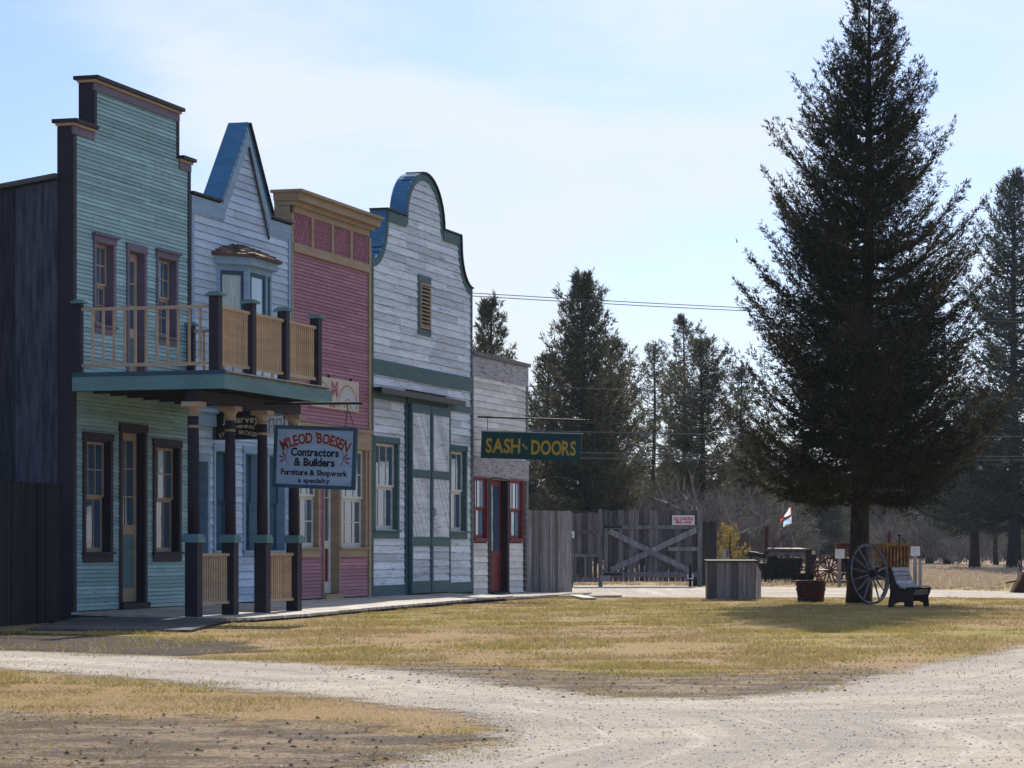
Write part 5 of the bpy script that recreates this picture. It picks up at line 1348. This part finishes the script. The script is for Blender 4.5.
def brush(n, xr, yr, hr, seed, tw_=60):
    rng = np.random.default_rng(seed); out = []
    for i in range(n):
        y = rng.uniform(*yr); x = rng.uniform(*xr)*y/200; h = rng.uniform(*hr)
        k = tw_; a = rng.uniform(0,2*math.pi,k); sp = rng.uniform(.1,.6,k)
        base = np.stack([x+rng.normal(0,h*.12,k), y+rng.normal(0,h*.12,k), rng.uniform(0,h*.5,k)],1)
        d = np.stack([np.cos(a)*sp, np.sin(a)*sp, rng.uniform(.4,1,k)],1); d /= np.linalg.norm(d,axis=1)[:,None]
        for lv in range(3):
            L = h*.45*rng.uniform(.5,1.1,(len(base),1))*(.7**lv); tip = base+d*L
            s = np.cross(d, rng.normal(0,1,d.shape)); s /= np.linalg.norm(s,axis=1)[:,None]; w = h*.010*(.8**lv)
            out.append(np.stack([base-s*w, base+s*w, tip],1).reshape(-1,3))
            base = np.repeat(base+d*L*rng.uniform(.4,1,(len(base),1)), 2, 0); d = np.repeat(d,2,0)+rng.normal(0,.4,(len(base),3)); d /= np.linalg.norm(d,axis=1)[:,None]
    return np.concatenate(out)
V = brush(95, (4,50), (165,215), (1.8,4.0), 8)
tag(np_mesh('brush_thicket', V, 3, M['twig_grey'], rng.random(len(V)//3)), 'bare grey brush along the far edge of the field', 'brush', kind='stuff')
V = brush(22, (8,20), (95,112), (2.6,3.8), 9, 50)
tag(np_mesh('leafless_shrubs', V, 3, M['twig_grey'], rng.random(len(V)//3)), 'leafless grey shrubs showing over the gate', 'shrubs', kind='stuff')
mb = MB(); n = 60; vs = []
for i in range(n+1):
    x = -400+900*i/n; hh = 10+9*math.sin(i*.35)+5*math.sin(i*1.1+1)
    vs += [(x,780,-2),(x,860,max(hh*.8,4)),(x,960,-2)]
mb.add(vs, [(3*i+k,3*i+3+k,3*i+4+k,3*i+1+k) for i in range(n) for k in range(2)], .5)
M['hill'] = surf('hill', (.05,.075,.07), (.075,.09,.075), .02, var=0)
tag(mb.build('hills', M['hill']), kind='structure')

# ================================================================== power line
pl = thing('power_line', (-14, 74, 0), 0, 'thin grey overhead cables strung between wooden poles across the sky', 'power line')
YL = 74.0
for (ya, yb_) in ((293,318),(296,321),(384,398),(429,436.5),(450,456.5),(456,460)):
    xa, za = (472-CX)/F*YL, CH+(HOR-ya)*YL/F; xb, zb_ = (1000-CX)/F*YL, CH+(HOR-yb_)*YL/F
    sl = (zb_-za)/(xb-xa); A = -26.0; B = 34.0; mb = MB(); pts = []
    for k in range(25):
        x = A+(B-A)*k/24; f = (x-xa)/(xb-xa); pts.append((x, YL, za+sl*(x-xa)-.35*f*(1-f)*.6))
    mb.tube(pts, .011 if ya < 300 else .014, 5); mb.build('cable', M['wire'], pl, (-14,74,0))
for x in (-26.0, 34.0):
    mb = MB(); mb.tube([(x,YL+.2,0),(x,YL+.2,9.6)], [.16,.11], 10); mb.box(x-.06,x+.06,YL-.9,YL+1.2,8.3,8.42,.5); mb.build('pole', M['old_wood'], pl, (-14,74,0))

# ================================================================== ground cover: grass, pebbles, clods
def fnoise(x, y, sc_, seed):
    r_ = np.random.default_rng(seed); o = np.zeros(len(x)); a = 1.0; tot = 0
    for k in range(5):
        for _ in range(4):
            an = r_.uniform(0, 6.28); o += a*np.sin((x*np.cos(an)+y*np.sin(an))*sc_*r_.uniform(.7,1.4)+r_.uniform(0,6.28)+1.3*np.sin(x*sc_*.6+y*sc_*.5))
        tot += a*a*2; a *= .65; sc_ *= 1.9
    return o/np.sqrt(tot)
def grass(n, xr, yr, seed, hr, wr, name, label):
    rng = np.random.default_rng(seed); y = yr[0]+(yr[1]-yr[0])*rng.random(n)**1.15; x = rng.uniform(xr[0], xr[1], n)
    lim = (np.abs(x) < y*.30+1.5); x, y = x[lim], y[lim]
    dt = sdist(x, y, track); dd = np.maximum.reduce([sdist(x, y, q) for q in (d1, d2, d3)])
    nz = np.sin(x*3.1+y*1.7)*np.sin(y*2.3-x*1.1)*.5+rng.normal(0,.35,len(x))
    s_ = (x-O[0])*U[0]+(y-O[1])*U[1]; d_ = (x-O[0])*N[0]+(y-O[1])*N[1]
    edge = np.interp(s_, [-4.2,-4.0,-.05,.7,3.2,6.4,15.4,24.6,24.7], [0,3.75,2.6,2.72,2.66,2.35,1.75,1.6,-9])
    keep = (dt+nz*.9 < -.15) & ((dd+nz*.8 < .1) | (rng.random(len(x)) < .22)) & (d_ > edge) & (sdist(x, y, back) < -.2+.2*nz) & (x > -8.75+(y-27)*.17+.05)
    x, y = x[keep], y[keep]; f_ = fnoise(x, y, 2.2, 5); kp = rng.random(len(x)) < np.clip(.62+.55*f_, .12, 1); x, y, f_ = x[kp], y[kp], f_[kp]; m = len(x)
    h = rng.uniform(*hr, m)*np.clip(1+.55*f_, .4, 2.4); a = rng.uniform(0,2*math.pi,m); w = rng.uniform(*wr, m)
    b = np.stack([x,y,np.zeros(m)],1); s = np.stack([np.cos(a),np.sin(a),np.zeros(m)],1)*w[:,None]*.5
    lean = np.stack([rng.normal(0,.8,m)*h, rng.normal(0,.8,m)*h, h],1)
    V = np.stack([b-s,b+s,b+lean],1).reshape(-1,3)
    tag(np_mesh(name, V, 3, M['grass_blades'], rng.random(m)), label, 'grass', kind='stuff')
grass(520000, (-8,19), (20.5,62), 1, (.010,.036), (.010,.018), 'grass', 'short dry yellow green grass of the lawn')
grass(150000, (-5.5,3), (13,27.5), 2, (.006,.022), (.004,.010), 'dry_grass', 'sparse dead grass in the foreground dirt')
def tussocks(n, xr, yr, seed):
    rng = np.random.default_rng(seed); y = rng.uniform(*yr, n); x = rng.uniform(*xr, n)*y/100; k = 26
    ok = sdist(x, y, back) < -.6; x, y = x[ok], y[ok]; n = len(x)
    s_ = rng.uniform(.06,.24,n)
    X = (x[:,None]+rng.normal(0,.35,(n,k))*s_[:,None]*2.2).ravel(); Y = (y[:,None]+rng.normal(0,.35,(n,k))*s_[:,None]*2.2).ravel()
    h = (s_[:,None]*rng.uniform(.4,1,(n,k))).ravel(); a = rng.uniform(0,6.28,n*k); m = n*k
    b = np.stack([X,Y,np.zeros(m)],1); s = np.stack([np.cos(a),np.sin(a),np.zeros(m)],1)*.02
    V = np.stack([b-s,b+s,b+np.stack([rng.normal(0,.4,m)*h,rng.normal(0,.4,m)*h,h],1)],1).reshape(-1,3)
    tag(np_mesh('field_grass', V, 3, M['field_blades'], rng.random(m)), 'tussocks of pale dead grass over the field beyond the lane', 'grass', kind='stuff')
tussocks(2600, (2,22), (64,170), 12)
def stones(n, xr, yr, seed, sr, polyt, name, label, mat, cat):
    rng = np.random.default_rng(seed); y = yr[0]+(yr[1]-yr[0])*rng.random(n)**1.4; x = rng.uniform(*xr, n)
    ok = (np.abs(x) < y*.21+1) & (np.maximum.reduce([sdist(x,y,q) for q in polyt]) > -.25+rng.normal(0,.2,n)); x, y = x[ok], y[ok]; m = len(x)
    base = np.array([(1,0,0),(0,1,0),(-1,0,0),(0,-1,0),(0,0,1.)]); tri = [(0,1,4),(1,2,4),(2,3,4),(3,0,4)]
    s = sr[0]+(sr[1]-sr[0])*rng.random(m)**3; a = rng.uniform(0,6.28,m); out = []
    jit = rng.uniform(.6,1.3,(m,5,3)); B = base[None]*jit*s[:,None,None]; B[:,:,2] *= .5
    ca, sa = np.cos(a)[:,None], np.sin(a)[:,None]; X = B[:,:,0]*ca-B[:,:,1]*sa+x[:,None]; Y = B[:,:,0]*sa+B[:,:,1]*ca+y[:,None]; Z = B[:,:,2]+.008
    Q = np.stack([X,Y,Z],-1); V = np.stack([Q[:,list(t)] for t in tri],1).reshape(-1,3)
    tag(np_mesh(name, V, 3, M[mat], np.repeat(rng.random(m),4)), label, cat, kind='stuff')
stones(60000, (-6,10), (12.5,34), 3, (.003,.015), [track], 'pebbles', 'small pale pebbles strewn over the gravel road', 'stone', 'pebbles')
stones(12000, (-6,9), (12.5,34), 4, (.004,.024), [d1, d2], 'earth_clods', 'dark clods of earth in the churned dirt beside the road', 'clod', 'clods')

hz_ = MB(); hz_.box(-420, 520, -60, 1000, -3.2, 40, .5)
hm = bpy.data.materials.new('haze'); hm.use_nodes = True; ht = hm.node_tree; ht.nodes.remove(ht.nodes['Principled BSDF'])
pv = ht.nodes.new('ShaderNodeVolumePrincipled'); pv.inputs['Color'].default_value = (.62,.78,1,1); pv.inputs['Density'].default_value = .00012; pv.inputs['Anisotropy'].default_value = .3
ht.links.new(pv.outputs[0], ht.nodes['Material Output'].inputs['Volume'])
tag(hz_.build('haze', hm), kind='stuff')
# ================================================================== camera, sky, sun
cam = bpy.data.cameras.new('camera'); co = bpy.data.objects.new('camera', cam); COL.objects.link(co)
co.location = (0,0,CH); co.rotation_euler = (R(90),0,0); cam.sensor_width = 36; cam.lens = F/1024*36; cam.shift_y = (HOR-384)/1024
cam.clip_end = 5000; cam.clip_start = .1; sc.camera = co
SUN_EL = R(33.0); sdir = Vector((.16,.987,0)).normalized()
sun = bpy.data.lights.new('sun', 'SUN'); sun.energy = 5.0; sun.angle = R(.5); sun.color = (1,.93,.82)
so_ = bpy.data.objects.new('sun', sun); COL.objects.link(so_)
tow = Vector((sdir.x*math.cos(SUN_EL), sdir.y*math.cos(SUN_EL), math.sin(SUN_EL)))
so_.rotation_euler = tow.to_track_quat('Z','Y').to_euler(); so_.location = (10,30,30)
w = bpy.data.worlds.new('World'); sc.world = w; w.use_nodes = True; t = w.node_tree
bg = t.nodes['Background']; sk = t.nodes.new('ShaderNodeTexSky'); sk.sky_type = 'NISHITA'; sk.sun_disc = False
sk.sun_elevation = SUN_EL; sk.sun_rotation = math.atan2(sdir.x, sdir.y); sk.dust_density = .6; sk.ozone_density = 2.0
tc = t.nodes.new('ShaderNodeTexCoord'); mp = t.nodes.new('ShaderNodeMapping'); mp.inputs['Scale'].default_value = (1.0,1.0,3.2); mp.inputs['Rotation'].default_value = (0,R(12),0)
mp.inputs['Location'].default_value = (.35,.1,.3)
t.links.new(tc.outputs['Generated'], mp.inputs['Vector'])
n1 = noise(t, mp.outputs[0], 4.2, 6, .55, .7); n2 = noise(t, mp.outputs[0], 13, 7, .65, .9)
cl = mth(t, 'ADD', mth(t, 'MULTIPLY', n1, .75), mth(t, 'MULTIPLY', n2, .25))
# the cloud sheet has an opening low on the left, and thinner bands low on the right
dt = t.nodes.new('ShaderNodeVectorMath'); dt.operation = 'DOT_PRODUCT'; t.links.new(tc.outputs['Generated'], dt.inputs[0])
az = math.atan2(-520, F); el = math.atan2(352, F); dt.inputs[1].default_value = (math.sin(az)*math.cos(el), math.cos(az)*math.cos(el), math.sin(el))
hole = ramp(t, dt.outputs['Value'], .9960, .9997)
sp = t.nodes.new('ShaderNodeSeparateXYZ'); t.links.new(tc.outputs['Generated'], sp.inputs[0])
lowb = mth(t, 'MULTIPLY', ramp(t, sp.outputs[2], .19, .10), ramp(t, sp.outputs[0], -.05, .12))
cov = mth(t, 'SUBTRACT', mth(t, 'SUBTRACT', mth(t, 'ADD', cl, .15), mth(t, 'MULTIPLY', hole, .30)), mth(t, 'MULTIPLY', lowb, .12))
fac = mth(t, 'MULTIPLY', ramp(t, cov, .42, .74), .96)
ds = t.nodes.new('ShaderNodeVectorMath'); ds.operation = 'DOT_PRODUCT'; t.links.new(tc.outputs['Generated'], ds.inputs[0]); ds.inputs[1].default_value = tow
glow = ramp(t, ds.outputs['Value'], .1, .93)
ccol = mixc(t, glow, (2.3,3.5,5.4), (6.3,6.75,7.2))
skc = mixc(t, 1.0, sk.outputs[0], (.52,.62,.90), 'MULTIPLY')
t.links.new(mixc(t, fac, skc, ccol), bg.inputs['Color']); bg.inputs['Strength'].default_value = .10
vs_ = sc.view_settings; vs_.view_transform = 'Standard'; vs_.look = 'None'; vs_.exposure = .44; vs_.gamma = 1; vs_.use_curve_mapping = False
sc.render.engine = 'CYCLES'; sc.cycles.max_bounces = 6; sc.cycles.transparent_max_bounces = 8
sc.render.resolution_x = 1024; sc.render.resolution_y = 768
